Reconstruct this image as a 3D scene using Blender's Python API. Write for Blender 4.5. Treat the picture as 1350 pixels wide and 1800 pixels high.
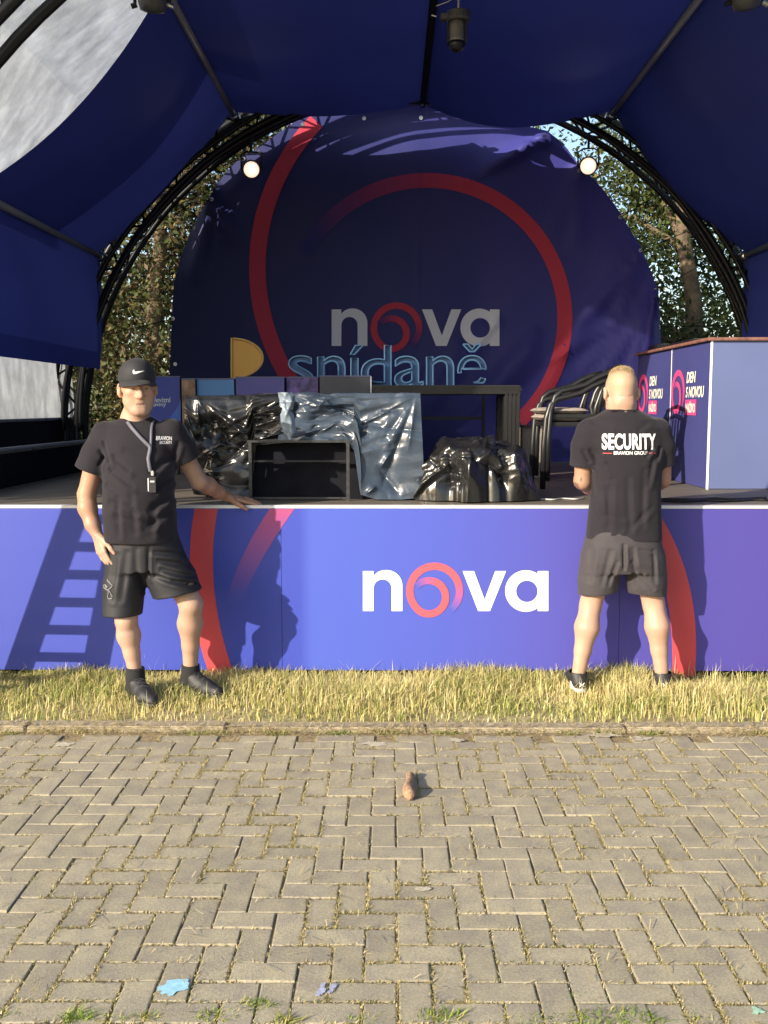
import bpy, bmesh, math, random
import numpy as np
from mathutils import Vector, Matrix, Euler
from mathutils.geometry import tessellate_polygon
from mathutils.bvhtree import BVHTree

for o in list(bpy.data.objects): bpy.data.objects.remove(o)
S = bpy.context.scene
COL = S.collection
R = math.radians
random.seed(7); RNG = np.random.default_rng(7)

# ------------------------------------------------------------------ camera, sky, sun, exposure
FPX, CAMH, PITCH, YAW = 1750.0, 1.60, R(6.03), R(0.4)
cam = bpy.data.objects.new('camera', bpy.data.cameras.new('camera')); COL.objects.link(cam)
cam.location = (0, 0, CAMH)
cam.rotation_euler = (R(90) - PITCH, 0, YAW)
cam.data.sensor_fit = 'VERTICAL'; cam.data.sensor_height = 36.0
cam.data.lens = 36.0 * FPX / 1800.0
cam.data.clip_start = 0.05; cam.data.clip_end = 2000
S.camera = cam

SUN_AZ, SUN_EL = R(47), R(20)
LDIR = Vector((math.sin(SUN_AZ)*math.cos(SUN_EL), math.cos(SUN_AZ)*math.cos(SUN_EL), -math.sin(SUN_EL)))
w = bpy.data.worlds.new('World'); S.world = w; w.use_nodes = True
nt = w.node_tree; bg = nt.nodes['Background']
sky = nt.nodes.new('ShaderNodeTexSky'); sky.sky_type = 'NISHITA'; sky.sun_disc = False
sky.sun_elevation = SUN_EL; sky.sun_rotation = math.atan2(-LDIR.x, -LDIR.y)
sky.air_density = 1.0; sky.dust_density = 1.5
nt.links.new(sky.outputs[0], bg.inputs[0]); bg.inputs[1].default_value = 0.15
sl = bpy.data.lights.new('sun', 'SUN'); sl.energy = 5.0; sl.angle = R(0.55); sl.color = (1.0, 0.89, 0.72)
sun = bpy.data.objects.new('sun', sl); COL.objects.link(sun)
sun.rotation_euler = LDIR.to_track_quat('-Z', 'Y').to_euler(); sun.location = (-8, -8, 6)
S.view_settings.view_transform = 'Standard'; S.view_settings.look = 'None'
S.view_settings.gamma = 1.0; S.view_settings.exposure = 0.85
S.render.resolution_x = 768; S.render.resolution_y = 1024
S.render.engine = 'CYCLES'

# ------------------------------------------------------------------ helpers
_q = cam.rotation_euler.to_matrix()
def ray(px, py):
    d = _q @ Vector(((px - 675.0) / FPX, -(py - 900.0) / FPX, -1.0))
    return d
def W(px, py, Y):
    d = ray(px, py); t = Y / d.y
    return Vector((d.x*t, Y, CAMH + d.z*t))
def G(px, py, z=0.0):
    d = ray(px, py); t = (z - CAMH) / d.z
    return Vector((d.x*t, d.y*t, z))

ORG = {}
def org(o): return ORG.get(o.name, Vector((0, 0, 0))) if o else Vector((0, 0, 0))
def empty(name, loc=(0, 0, 0), label=None, cat=None, group=None):
    o = bpy.data.objects.new(name, None); COL.objects.link(o); o.location = loc
    o.empty_display_size = 0.1
    ORG[o.name] = Vector(loc)
    if label: tag(o, label, cat, group)
    return o
def tag(o, label=None, cat=None, group=None, kind=None):
    if label: o['label'] = label
    if cat: o['category'] = cat
    if group: o['group'] = group
    if kind: o['kind'] = kind
    return o
def link(name, me, parent=None, loc=None, rot=None):
    o = bpy.data.objects.new(name, me); COL.objects.link(o)
    if parent is not None: o.parent = parent
    if loc is not None: o.location = Vector(loc) - org(parent)
    if rot is not None: o.rotation_euler = rot
    return o
def mk(name, V, F, mat, parent=None, smooth=False, base=None, col=None):
    """world-space vertices; origin = the parent's origin (or base for top-level meshes)"""
    o0 = org(parent) if parent is not None else Vector(base if base is not None else (0, 0, 0))
    me = bpy.data.meshes.new(name)
    V = np.asarray([tuple(v) for v in V] if not isinstance(V, np.ndarray) else V, dtype=np.float64) - np.array(o0)
    if isinstance(F, np.ndarray):
        k = F.shape[1]
        me.vertices.add(len(V)); me.vertices.foreach_set('co', V.astype(np.float32).ravel())
        me.loops.add(F.size); me.loops.foreach_set('vertex_index', F.astype(np.int32).ravel())
        me.polygons.add(len(F)); me.polygons.foreach_set('loop_start', np.arange(0, F.size, k, dtype=np.int32))
        me.polygons.foreach_set('loop_total', np.full(len(F), k, dtype=np.int32))
        me.update(calc_edges=True); me.validate()
    else:
        me.from_pydata(V.tolist(), [], F); me.update()
    if mat: me.materials.append(mat)
    if smooth: me.polygons.foreach_set('use_smooth', [True]*len(me.polygons))
    if col is not None:
        a = me.color_attributes.new('Col', 'FLOAT_COLOR', 'POINT')
        c = np.ones((len(V), 4), dtype=np.float32); c[:, :3] = np.asarray(col)[:, :3]
        a.data.foreach_set('color', c.ravel())
    o = bpy.data.objects.new(name, me); COL.objects.link(o)
    if parent is not None:
        o.parent = parent; ORG[o.name] = o0
    else:
        o.location = o0; ORG[o.name] = o0
    return o

class MB:
    def __init__(s): s.v = []; s.f = []
    def add(s, V, F):
        n = len(s.v); s.v += [tuple(v) for v in V]; s.f += [tuple(i + n for i in f) for f in F]; return s
    def box(s, lo, hi, M=None, b=0.0):
        x0, y0, z0 = lo; x1, y1, z1 = hi
        if b > 0:
            bm = bmesh.new(); bmesh.ops.create_cube(bm, size=1)
            for v in bm.verts:
                v.co = Vector((x0 if v.co.x < 0 else x1, y0 if v.co.y < 0 else y1, z0 if v.co.z < 0 else z1))
            bmesh.ops.bevel(bm, geom=bm.edges[:], offset=b, segments=2, affect='EDGES')
            bm.verts.index_update(); V = [v.co.copy() for v in bm.verts]; F = [[v.index for v in f.verts] for f in bm.faces]; bm.free()
        else:
            V = [Vector(p) for p in ((x0,y0,z0),(x1,y0,z0),(x1,y1,z0),(x0,y1,z0),(x0,y0,z1),(x1,y0,z1),(x1,y1,z1),(x0,y1,z1))]
            F = [(0,3,2,1),(4,5,6,7),(0,1,5,4),(1,2,6,5),(2,3,7,6),(3,0,4,7)]
        if M is not None: V = [M @ v for v in V]
        return s.add(V, F)
    def tube(s, pts, r, n=8, closed=False, cap=True):
        pts = [Vector(p) for p in pts]; m = len(pts)
        rr = r if isinstance(r, (list, tuple)) else [r]*m
        V = []; F = []; up = None
        for i, p in enumerate(pts):
            if closed: t = (pts[(i+1) % m] - pts[i-1])
            else: t = pts[min(i+1, m-1)] - pts[max(i-1, 0)]
            t.normalize()
            if up is None:
                up = Vector((0, 0, 1)) if abs(t.z) < 0.9 else Vector((0, 1, 0))
            a = t.cross(up)
            if a.length < 1e-6: a = t.cross(Vector((1, 0, 0)))
            a.normalize(); b = a.cross(t).normalized(); up = b
            for k in range(n):
                an = 2*math.pi*k/n
                V.append(p + a*math.cos(an)*rr[i] + b*math.sin(an)*rr[i])
        for i in range(m if closed else m-1):
            j = (i+1) % m
            for k in range(n):
                F.append((i*n+k, i*n+(k+1) % n, j*n+(k+1) % n, j*n+k))
        if cap and not closed:
            F.append(tuple(range(n-1, -1, -1))); F.append(tuple((m-1)*n + k for k in range(n)))
        return s.add(V, F)
    def lathe(s, prof, c, axis=(0, 0, 1), n=20):
        """prof: (r, h) list along axis from c"""
        ax = Vector(axis).normalized(); q = Vector((0, 0, 1)).rotation_difference(ax).to_matrix()
        V = []; F = []
        for r, h in prof:
            for k in range(n):
                a = 2*math.pi*k/n
                V.append(Vector(c) + q @ Vector((r*math.cos(a), r*math.sin(a), h)))
        for i in range(len(prof)-1):
            for k in range(n):
                F.append((i*n+k, i*n+(k+1) % n, (i+1)*n+(k+1) % n, (i+1)*n+k))
        F.append(tuple(range(n-1, -1, -1))); F.append(tuple((len(prof)-1)*n+k for k in range(n)))
        return s.add(V, F)
    def build(s, name, mat, parent=None, smooth=False, base=None):
        return mk(name, s.v, s.f, mat, parent, smooth, base)

# ---- numpy noise
_P = RNG.random((32, 32, 32)).astype(np.float32)
def vnoise(x, y, z):
    xi = np.floor(x).astype(int); yi = np.floor(y).astype(int); zi = np.floor(z).astype(int)
    fx = x-xi; fy = y-yi; fz = z-zi
    fx = fx*fx*(3-2*fx); fy = fy*fy*(3-2*fy); fz = fz*fz*(3-2*fz)
    def g(a, b, c): return _P[(xi+a) & 31, (yi+b) & 31, (zi+c) & 31]
    l = lambda a, b, t: a+(b-a)*t
    return l(l(l(g(0,0,0), g(1,0,0), fx), l(g(0,1,0), g(1,1,0), fx), fy),
             l(l(g(0,0,1), g(1,0,1), fx), l(g(0,1,1), g(1,1,1), fx), fy), fz)*2-1
def tri(x): return 2*np.abs(2*(x-np.floor(x+0.5)))-1
def crumple(P, seed, f0=3.0, octs=4, gain=0.55, k=5):
    r = np.random.default_rng(seed); out = np.zeros(len(P)); a = 1.0; f = f0
    wx = vnoise(P[:,0]*3+seed, P[:,1]*3, P[:,2]*3)*0.35
    for o in range(octs):
        acc = np.zeros(len(P))
        for i in range(k):
            d = r.normal(size=3); d /= np.linalg.norm(d)
            acc += tri(f*(P@d)+r.random()+wx*f*0.25)*(0.4+0.6*vnoise(P[:,0]*f*.6+9*i, P[:,1]*f*.6, P[:,2]*f*.6+o))
        out += a*acc/k*1.6; a *= gain; f *= 1.9
    return out

# ------------------------------------------------------------------ materials
MATS = {}
def mat(name, col=(.5,.5,.5), rough=.6, metal=0.0, spec=.5, noise=0.0, nscale=20, bump=0.0, bscale=60, attr=False, sheen=0, coat=0, emit=None, trans=0.0, col2=None, mixscale=3, emit_s=0):
    m = bpy.data.materials.new(name); m.use_nodes = True; nt = m.node_tree
    b = nt.nodes['Principled BSDF']
    b.inputs['Roughness'].default_value = rough; b.inputs['Metallic'].default_value = metal
    b.inputs['Specular IOR Level'].default_value = spec
    b.inputs['Coat Weight'].default_value = coat
    b.inputs['Sheen Weight'].default_value = sheen
    L = nt.links.new
    tc = nt.nodes.new('ShaderNodeNewGeometry')
    src = None
    if attr:
        a = nt.nodes.new('ShaderNodeAttribute'); a.attribute_name = 'Col'; src = a.outputs['Color']
    elif col2 is not None:
        n = nt.nodes.new('ShaderNodeTexNoise'); n.inputs['Scale'].default_value = mixscale; n.inputs['Detail'].default_value = 6
        L(tc.outputs['Position'], n.inputs['Vector'])
        rp = nt.nodes.new('ShaderNodeValToRGB'); rp.color_ramp.elements[0].position = .35; rp.color_ramp.elements[1].position = .65
        rp.color_ramp.elements[0].color = (*col, 1); rp.color_ramp.elements[1].color = (*col2, 1)
        L(n.outputs['Fac'], rp.inputs['Fac']); src = rp.outputs['Color']
    if noise > 0:
        n = nt.nodes.new('ShaderNodeTexNoise'); n.inputs['Scale'].default_value = nscale; n.inputs['Detail'].default_value = 5
        L(tc.outputs['Position'], n.inputs['Vector'])
        mr = nt.nodes.new('ShaderNodeMapRange'); mr.inputs['From Min'].default_value = .3; mr.inputs['From Max'].default_value = .7
        mr.inputs['To Min'].default_value = 1-noise; mr.inputs['To Max'].default_value = 1+noise
        L(n.outputs['Fac'], mr.inputs['Value'])
        hm = nt.nodes.new('ShaderNodeVectorMath'); hm.operation = 'SCALE'
        if src is not None: L(src, hm.inputs[0])
        else: hm.inputs[0].default_value = col
        L(mr.outputs[0], hm.inputs['Scale']); src = hm.outputs[0]
    if src is not None: L(src, b.inputs['Base Color'])
    else: b.inputs['Base Color'].default_value = (*col, 1)
    if bump > 0:
        n = nt.nodes.new('ShaderNodeTexNoise'); n.inputs['Scale'].default_value = bscale; n.inputs['Detail'].default_value = 4
        L(tc.outputs['Position'], n.inputs['Vector'])
        bp = nt.nodes.new('ShaderNodeBump'); bp.inputs['Strength'].default_value = bump; bp.inputs['Distance'].default_value = .01
        L(n.outputs['Fac'], bp.inputs['Height']); L(bp.outputs[0], b.inputs['Normal'])
    if emit is not None:
        b.inputs['Emission Color'].default_value = (*emit, 1); b.inputs['Emission Strength'].default_value = emit_s
    if trans > 0:
        t = nt.nodes.new('ShaderNodeBsdfTranslucent'); mx = nt.nodes.new('ShaderNodeMixShader'); mx.inputs[0].default_value = trans
        if src is not None: L(src, t.inputs['Color'])
        else: t.inputs['Color'].default_value = (*col, 1)
        out = nt.nodes['Material Output']
        L(b.outputs[0], mx.inputs[1]); L(t.outputs[0], mx.inputs[2]); L(mx.outputs[0], out.inputs['Surface'])
    MATS[name] = m
    return m
def mul_island(m, lo, hi):
    """per-piece value variation on the base colour"""
    nt = m.node_tree; b = nt.nodes['Principled BSDF']; L = nt.links.new
    g = nt.nodes.new('ShaderNodeNewGeometry'); oi = nt.nodes.new('ShaderNodeObjectInfo')
    ad = nt.nodes.new('ShaderNodeMath'); ad.operation = 'ADD'; L(g.outputs['Random Per Island'], ad.inputs[0]); L(oi.outputs['Random'], ad.inputs[1])
    fr = nt.nodes.new('ShaderNodeMath'); fr.operation = 'FRACT'; L(ad.outputs[0], fr.inputs[0])
    mr = nt.nodes.new('ShaderNodeMapRange'); mr.inputs['To Min'].default_value = lo; mr.inputs['To Max'].default_value = hi; L(fr.outputs[0], mr.inputs['Value'])
    hm = nt.nodes.new('ShaderNodeVectorMath'); hm.operation = 'SCALE'
    l = b.inputs['Base Color'].links[0]; L(l.from_socket, hm.inputs[0]); L(mr.outputs[0], hm.inputs['Scale']); L(hm.outputs[0], b.inputs['Base Color'])

M_soil = mat('soil', (.34,.28,.15), .95, noise=.35, nscale=30, bump=.5, bscale=120)
M_ground = mat('ground_grass', (.10,.11,.04), .95, noise=.4, nscale=6, bump=.3)
M_brick = mat('paver_concrete', (.365,.318,.215), .92, noise=.22, nscale=130, bump=.3, bscale=300, col2=(.285,.248,.188), mixscale=11)
mul_island(M_brick, .90, 1.09)
M_bed = mat('joint_sand', (.26,.20,.11), .95, noise=.4, nscale=60, bump=.6, bscale=200)
M_kerb = mat('kerb_concrete', (.33,.275,.19), .9, noise=.3, nscale=25, bump=.5, bscale=150)
M_leafcol = mat('plant_blades', (.2,.2,.1), .7, attr=True, trans=.25, spec=.25)
M_frame = mat('black_metal', (.008,.008,.011), .4, spec=.35)
M_dark = mat('black_cloth', (.008,.008,.012), .9, noise=.3, nscale=8, spec=.15)
M_alu = mat('aluminium', (.55,.56,.58), .32, metal=1.0)
M_purlin = mat('grey_pole', (.24,.245,.26), .5)
M_canopy = mat('blue_tarpaulin', (.036,.052,.28), .75, noise=.10, nscale=1.2, bump=.05, bscale=3, spec=.12, trans=.05)
M_white = mat('white_print', (.80,.80,.82), .55)
M_whitedim = mat('white_cloth_print', (.62,.64,.72), .7)
M_attr = mat('print', (.5,.5,.5), .5, attr=True, spec=.35)
M_attrcloth = mat('print_cloth', (.5,.5,.5), .75, attr=True, spec=.2)

def smoothstep(a, b, x):
    t = np.clip((x-a)/(b-a), 0, 1); return t*t*(3-2*t)
# ------------------------------------------------------------------ key depths of the place
YS = 5.79            # front of the stage
ZS = 1.03            # stage floor height
YK0, YK1 = 4.80, 4.93  # kerb
YA_R, YA_F = 10.0, 5.47  # rear and front arch
YB = 10.32           # backdrop
XC, ZC, RO, RI = 0.30, 1.25, 3.68, 3.41   # arch centre, outer and inner radius

# ------------------------------------------------------------------ ground, pavement, kerb, grass
g = mk('ground', [(-150,-60,-.05),(150,-60,-.05),(150,200,-.05),(-150,200,-.05)], [(0,1,2,3)], M_ground); tag(g, kind='structure')
pav = mk('pavement', [(-6,-2,-.0075),(6,-2,-.0075),(6,YK0-.004,-.0075),(-6,YK0-.004,-.0075)], [(0,1,2,3)], M_bed); tag(pav, kind='structure')

BW = 0.0955          # half-brick module
def brick_mesh(name, seed):
    r = random.Random(seed); j = .0032
    hx, hy = BW - j, BW/2 - j
    b = .0032
    def ring(ix, iy, z):
        return [(-hx+ix+r.uniform(-.001,.001), -hy+iy+r.uniform(-.001,.001), z), (hx-ix, -hy+iy+r.uniform(-.001,.001), z), (hx-ix+r.uniform(-.001,.001), hy-iy, z), (-hx+ix, hy-iy+r.uniform(-.0015,.001), z)]
    V = ring(0,0,-.03) + ring(0,0,-b) + ring(b*.35,b*.35,-b*.3) + ring(b*1.3,b*1.3,r.uniform(-.0006,0))
    F = []
    for k in range(3):
        for i in range(4):
            F.append((k*4+i, k*4+(i+1)%4, k*4+4+(i+1)%4, k*4+4+i))
    F.append((12,13,14,15))
    me = bpy.data.meshes.new(name); me.from_pydata(V, [], F); me.materials.append(M_brick); me.update()
    return me
bmeshes = [brick_mesh('brick', s) for s in range(6)]
c0 = G(466.7, 1691.9)      # a brick corner read from the photograph: anchors the bond
bricks = []
for i in range(-60, 60):
    for j in range(-60, 40):
        k = (i - j) % 4
        if k == 0: cx, cy, rot = c0.x + (i+1)*BW, c0.y + (j+.5)*BW, 0
        elif k == 2: cx, cy, rot = c0.x + (i+.5)*BW, c0.y + (j)*BW, 90
        else: continue
        ext = BW/2 if rot == 0 else BW
        if cy + ext > YK0 - .03 or cy < 0.3 or abs(cx) > 4.2: continue
        bricks.append((cx, cy, rot))
# which show largest: inside the camera's view, nearest first
def vis(b):
    x, y = b[0], b[1]
    d = Vector((x, y, 0)) - cam.location; l = _q.transposed() @ d
    if l.z > -.3: return None
    px = 675 + FPX*l.x/-l.z; py = 900 - FPX*l.y/-l.z
    return (px, py) if (-70 < px < 1420 and 1250 < py < 1835) else None
inv = sorted([b for b in bricks if vis(b)], key=lambda b: b[1])
single = inv[:300]; ss = set(single); rest = [b for b in bricks if b not in ss]
rb = random.Random(3)
def brick_pose(b):
    dz = rb.uniform(-.0025, .002); tx = rb.gauss(0, .0045); ty = rb.gauss(0, .0045)
    return (b[0]+rb.gauss(0,.0009), b[1]+rb.gauss(0,.0009), dz), (tx, ty, R(b[2] + rb.gauss(0, .5) + (180 if rb.random() < .5 else 0)))
for b in single:
    l, r = brick_pose(b); link('brick', rb.choice(bmeshes), pav, l, r)
mbk = MB()
for b in rest:
    l, r = brick_pose(b); me = rb.choice(bmeshes)
    Mx = Matrix.Translation(l) @ Euler(r).to_matrix().to_4x4()
    mbk.add([Mx @ v.co for v in me.vertices], [tuple(p.vertices) for p in me.polygons])
o = mbk.build('brick_field', M_brick, pav); tag(o, kind='stuff')

# kerb stones
kb = mk('kerb', [(-6,YK0,-.02),(6,YK0,-.02),(6,YK1,-.02),(-6,YK1,-.02)], [(0,1,2,3)], M_soil); tag(kb, kind='structure')
for i in range(-5, 5):
    m = MB().box((i+.18, YK0+.02, -.08), (i+1.172, YK1-.012, .012+rb.uniform(-.004,.004)), b=.008)
    m.build('kerb_stone', M_kerb, kb)
vs = mk('verge', [(-8,YK1,-.012),(8,YK1,-.012),(8,YS+4,-.012),(-8,YS+4,-.012)], [(0,1,2,3)], M_soil); tag(vs, kind='structure')

def blades(P, H, Wd, lean, cols, bend=.5):
    """P: n x 3 bases; returns verts, faces, colours of two-segment grass blades"""
    n = len(P); a = RNG.random(n)*2*np.pi
    d = np.stack([np.cos(a), np.sin(a), np.zeros(n)], 1); s = np.stack([-np.sin(a), np.cos(a), np.zeros(n)], 1)
    l = (lean*RNG.random(n))[:, None]; H = H[:, None]; Wd = Wd[:, None]; z = np.array([0,0,1.0])
    p1 = P + z*H*.55 + d*l*H*.3; p2 = P + z*H*(1-.25*l) + d*l*H*(1+bend)
    # view-side width direction random
    V = np.stack([P - s*Wd, P + s*Wd, p1 + s*Wd*.8, p1 - s*Wd*.8, p2], 1).reshape(-1, 3)
    b = np.arange(n)*5
    F = np.concatenate([np.stack([b, b+1, b+2], 1), np.stack([b, b+2, b+3], 1), np.stack([b+3, b+2, b+4], 1)])
    C = np.repeat(cols, 5, axis=0)
    return V, F, C
def mixcol(n, pts, wts, jit=.15):
    pts = np.array(pts); k = RNG.choice(len(pts), n, p=np.array(wts)/sum(wts))
    return np.clip(pts[k]*(1+jit*RNG.normal(size=(n, 1))), .01, .8)
# verge grass
n = 62000
x = RNG.uniform(-3.4, 3.4, n); y = YK1 - .02 + (YS - YK1 + .10)*RNG.random(n)**.9
dens = .5 + .5*vnoise(x*3, y*4, x*0+.5); keep = RNG.random(n) < .30 + .8*dens
edge = (y - YK1)/(YS - YK1)
keep &= RNG.random(n) < .35 + edge*1.2
x = x[keep]; y = y[keep]; n = len(x); edge = edge[keep]
H = (.035 + .055*edge + .045*RNG.random(n)) * (0.75 + .55*vnoise(x*2.2+7, y*3, x*0)) ; H = np.clip(H, .02, .16)
gr = np.clip(.36 + .45*vnoise(x*1.7, y*5, x*0+3.3) - .1*edge, 0, 1)
ct = mixcol(n, [(.66,.55,.24),(.56,.49,.20),(.70,.61,.33)], [3,3,2]); cg = mixcol(n, [(.26,.31,.07),(.36,.39,.11),(.18,.24,.05)], [3,3,1])
cols = np.where((RNG.random(n) < gr)[:, None], cg, ct)
V, F, C = blades(np.stack([x, y, np.full(n, -.012)], 1), H, .0016 + .0014*RNG.random(n), .95, cols)
n2 = 2600; x2 = RNG.uniform(-3.4, 3.4, n2); y2 = RNG.uniform(YK1+.15, YS+.06, n2); k2 = RNG.random(n2) < .25 + .9*np.clip(vnoise(x2*1.6+3, y2*2, x2*0), 0, 1); x2 = x2[k2]; y2 = y2[k2]; n2 = len(x2)
V2, F2, C2 = blades(np.stack([x2, y2, np.full(n2, -.012)], 1), .09 + .08*RNG.random(n2), .0011 + .0008*RNG.random(n2), .7, mixcol(n2, [(.70,.62,.36),(.6,.53,.25),(.42,.44,.16)], [3,3,1]), bend=.2)
n3 = 3500; x3 = RNG.uniform(-3.2, 3.2, n3); y3 = YK0 + RNG.normal(-.005, .018, n3); k3 = RNG.random(n3) < np.clip(.15 + 1.3*vnoise(x3*3.1, x3*0, x3*0+1.2), .04, 1); x3 = x3[k3]; y3 = y3[k3]; n3 = len(x3)
V3, F3, C3 = blades(np.stack([x3, y3, np.full(n3, -.01)], 1), .014 + .022*RNG.random(n3), .0013 + .001*RNG.random(n3), 1.2, mixcol(n3, [(.55,.44,.22),(.30,.31,.09),(.45,.37,.17)], [3,2,3]))
F = np.concatenate([F, F2+len(V), F3+len(V)+len(V2)]); V = np.concatenate([V, V2, V3]); C = np.concatenate([C, C2, C3])
o = mk('grass', V, F, M_leafcol, col=C); tag(o, 'short dry yellow-green grass on the verge before the stage', 'grass', kind='stuff')
# straw litter along the kerb and over the pavers (lying stalks)
n = 5200
x = RNG.uniform(-3, 3, n); y = np.where(RNG.random(n) < .8, YK0 - .01 + RNG.normal(0, .045, n), RNG.uniform(2.6, 4.8, n))
a = RNG.random(n)*np.pi*2; ln = .015 + .05*RNG.random(n)**2; s = np.stack([np.cos(a), np.sin(a), 0*a], 1)
p = np.stack([x, y, np.where((y > YK0) & (y < YK1), .018, .006) + .003*RNG.random(n)], 1); wv = np.stack([-np.sin(a), np.cos(a), 0*a], 1)*.0015
V = np.stack([p-wv, p+wv, p+s*ln[:,None]+wv+[0,0,.006], p+s*ln[:,None]-wv+[0,0,.006]], 1).reshape(-1,3); b = np.arange(n)*4
F = np.concatenate([np.stack([b,b+1,b+2],1), np.stack([b,b+2,b+3],1)])
o = mk('straw_litter', V, F, M_leafcol, col=np.repeat(mixcol(n, [(.5,.4,.2),(.42,.33,.15),(.55,.46,.28)], [1,1,1]), 4, 0)); tag(o, 'dry straw and stalks scattered on the pavers and along the kerb', 'straw', kind='stuff')
# moss in the joints
segs = []
for b in inv + [b for b in rest if not vis(b) and b[1] > 2.2 and b[1] < 3.2][:80]:
    hx, hy = (BW, BW/2) if b[2] == 0 else (BW/2, BW)
    segs.append((b[0]-hx, b[1]-hy, b[0]+hx, b[1]-hy)); segs.append((b[0]-hx, b[1]-hy, b[0]-hx, b[1]+hy))
segs = np.array(segs); per = 150
t = RNG.random((len(segs), per)); x = (segs[:,0:1] + t*(segs[:,2:3]-segs[:,0:1])).ravel(); y = (segs[:,1:2] + t*(segs[:,3:4]-segs[:,1:2])).ravel()
x += RNG.normal(0, .0036, x.size); y += RNG.normal(0, .0032, x.size)
dn = .5 + .5*vnoise(x*9, y*9, x*0) ; dn2 = .5+.5*vnoise(x*2.3+4, y*2.3, x*0)
keep = RNG.random(x.size) < np.clip(1.25*dn*dn2*2 - .15, 0, 1); x = x[keep]; y = y[keep]; n = x.size
H = .006 + .010*RNG.random(n)
cm = mixcol(n, [(.32,.29,.10),(.42,.34,.17),(.24,.24,.07),(.48,.39,.23)], [2,4,1,4])
V, F, C = blades(np.stack([x, y, np.full(n, -.008)], 1), H, .0016 + .001*RNG.random(n), 1.2, cm)
# taller tufts low in the picture and weeds at the kerb
def tuft(px, py, rad, n, h, green):
    c = G(px, py); r = rad*np.sqrt(RNG.random(n)); a = RNG.random(n)*6.283
    P = np.stack([c.x + r*np.cos(a)*1.3, c.y + r*np.sin(a)*.6, np.full(n, -.012)], 1)
    cc = mixcol(n, [(.16,.24,.03),(.22,.30,.05),(.38,.34,.10)], [green, green, 1-green+.1])
    return blades(P, .62*h*(.4+.8*RNG.random(n)), .0013+.0012*RNG.random(n), 1.0, cc)
parts = [(V, F, C)]
for px, py, rad, n, h, gq in [(133,1790,.035,130,.05,.8),(450,1765,.04,160,.035,.7),(310,1758,.055,170,.025,.6),(505,1795,.03,80,.05,.2),(380,1785,.05,120,.035,.6),
        (775,1785,.05,150,.045,.7),(1085,1797,.10,420,.045,.95),(985,1797,.09,260,.035,.7),(1230,1790,.03,60,.03,.2),(250,1790,.03,80,.04,.4),(8,1782,.04,60,.03,.3),(190,1790,.04,100,.035,.4),(640,1792,.04,110,.03,.6),(1030,1755,.05,120,.025,.7)]:
    parts.append(tuft(px, py, rad, n, h, gq))
for px in (490, 480, 580, 690, 790, 800, 1070, 1150, 1145, 1335, 600, 330, 20, 380, 900, 1000):
    parts.append(tuft(px + random.uniform(-8, 8), 1287, .055, 90, .03, random.uniform(.5,.95)))
nV = 0; VV = []; FF = []; CC = []
for V, F, C in parts: VV.append(V); FF.append(F + nV); CC.append(C); nV += len(V)
o = mk('joint_moss', np.concatenate(VV), np.concatenate(FF), M_leafcol, col=np.concatenate(CC)); tag(o, 'moss and small weeds growing in the paver joints', 'moss', kind='stuff')

# chalk and paint marks on pavers
def blob(name, px, py, rx, ry, rot, colr, label, seed, n=26, jag=.3, z=.0035):
    r = random.Random(seed); c = G(px, py); V = [(c.x, c.y, z)]
    for k in range(n):
        a = 2*math.pi*k/n; q = 1 + jag*(r.random()-.5)*(1 if math.cos(a) > 0 else 1.6)
        u, v = rx*q*math.cos(a), ry*q*math.sin(a)
        V.append((c.x + u*math.cos(rot) - v*math.sin(rot), c.y + u*math.sin(rot) + v*math.cos(rot), z))
    F = [(0, 1+k, 1+(k+1) % n) for k in range(n)]
    o = mk(name, V, F, colr, base=(c.x, c.y, z)); tag(o, label, 'paint mark'); return o
M_chalkb = mat('blue_chalk', (.30,.55,.68), .9, noise=.18, nscale=60)
M_chalkl = mat('lilac_chalk', (.36,.38,.52), .9, noise=.25, nscale=90)
M_chalkg = mat('green_chalk', (.34,.52,.38), .9, noise=.3, nscale=90)
M_pale = mat('pale_stain', (.46,.41,.31), .9, noise=.25, nscale=70)
blob('paint_mark', 306, 1736, .045, .034, .6, M_chalkb, 'light blue paint patch on a paver at the lower left', 1)
blob('paint_mark', 565, 1742, .009, .032, -.1, M_chalkl, 'small lilac-blue chalk smear, the left one of a pair near bottom centre', 2, jag=.8)
blob('paint_mark', 585, 1738, .008, .026, -.3, M_chalkl, 'small lilac-blue chalk smear, the right one of a pair near bottom centre', 3, jag=.8)
blob('paint_mark', 1331, 1778, .018, .014, .2, M_chalkg, 'small green chalk smear at the lower right edge', 4, jag=.7)
blob('paint_mark', 743, 1564, .028, .014, 0, M_pale, 'pale round stain on a paver near the picture centre', 5)
for k, (px, py, rx) in enumerate([(1058,1293,.085),(1128,1299,.05),(802,1302,.035),(655,1308,.06),(110,1310,.05)]):
    blob('paint_mark', px, py, rx, .03, 0, M_pale, 'faded whitish paint on the pavers by the kerb, ' + ['largest, below the right-hand man','small one right of the largest','below the white letters','left of the picture centre','beside the shadow at the far left'][k], 10+k, jag=.7)

# the piece of wood on the pavers
st0 = G(719, 1366); st1 = G(720, 1408)
mw = MB(); pts = []; rr = []
for k in range(9):
    t = k/8; p = st0.lerp(st1, t); rad = .016 + (.008 if t > .6 else 0) + .003*math.sin(t*17)
    pts.append((p.x + .006*math.sin(t*7), p.y, rad*.9 + .004*math.sin(t*5))); rr.append(rad if 0 < k < 8 else rad*.7)
mw.tube(pts, rr, 10)
o = mw.build('stick', mat('bark_wood', (.33,.2,.12), .85, noise=.35, nscale=60, bump=.8, bscale=90), smooth=True, base=(st1.x, st1.y, 0))
tag(o, 'short thick brown stick lying on the pavers', 'stick')

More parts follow.
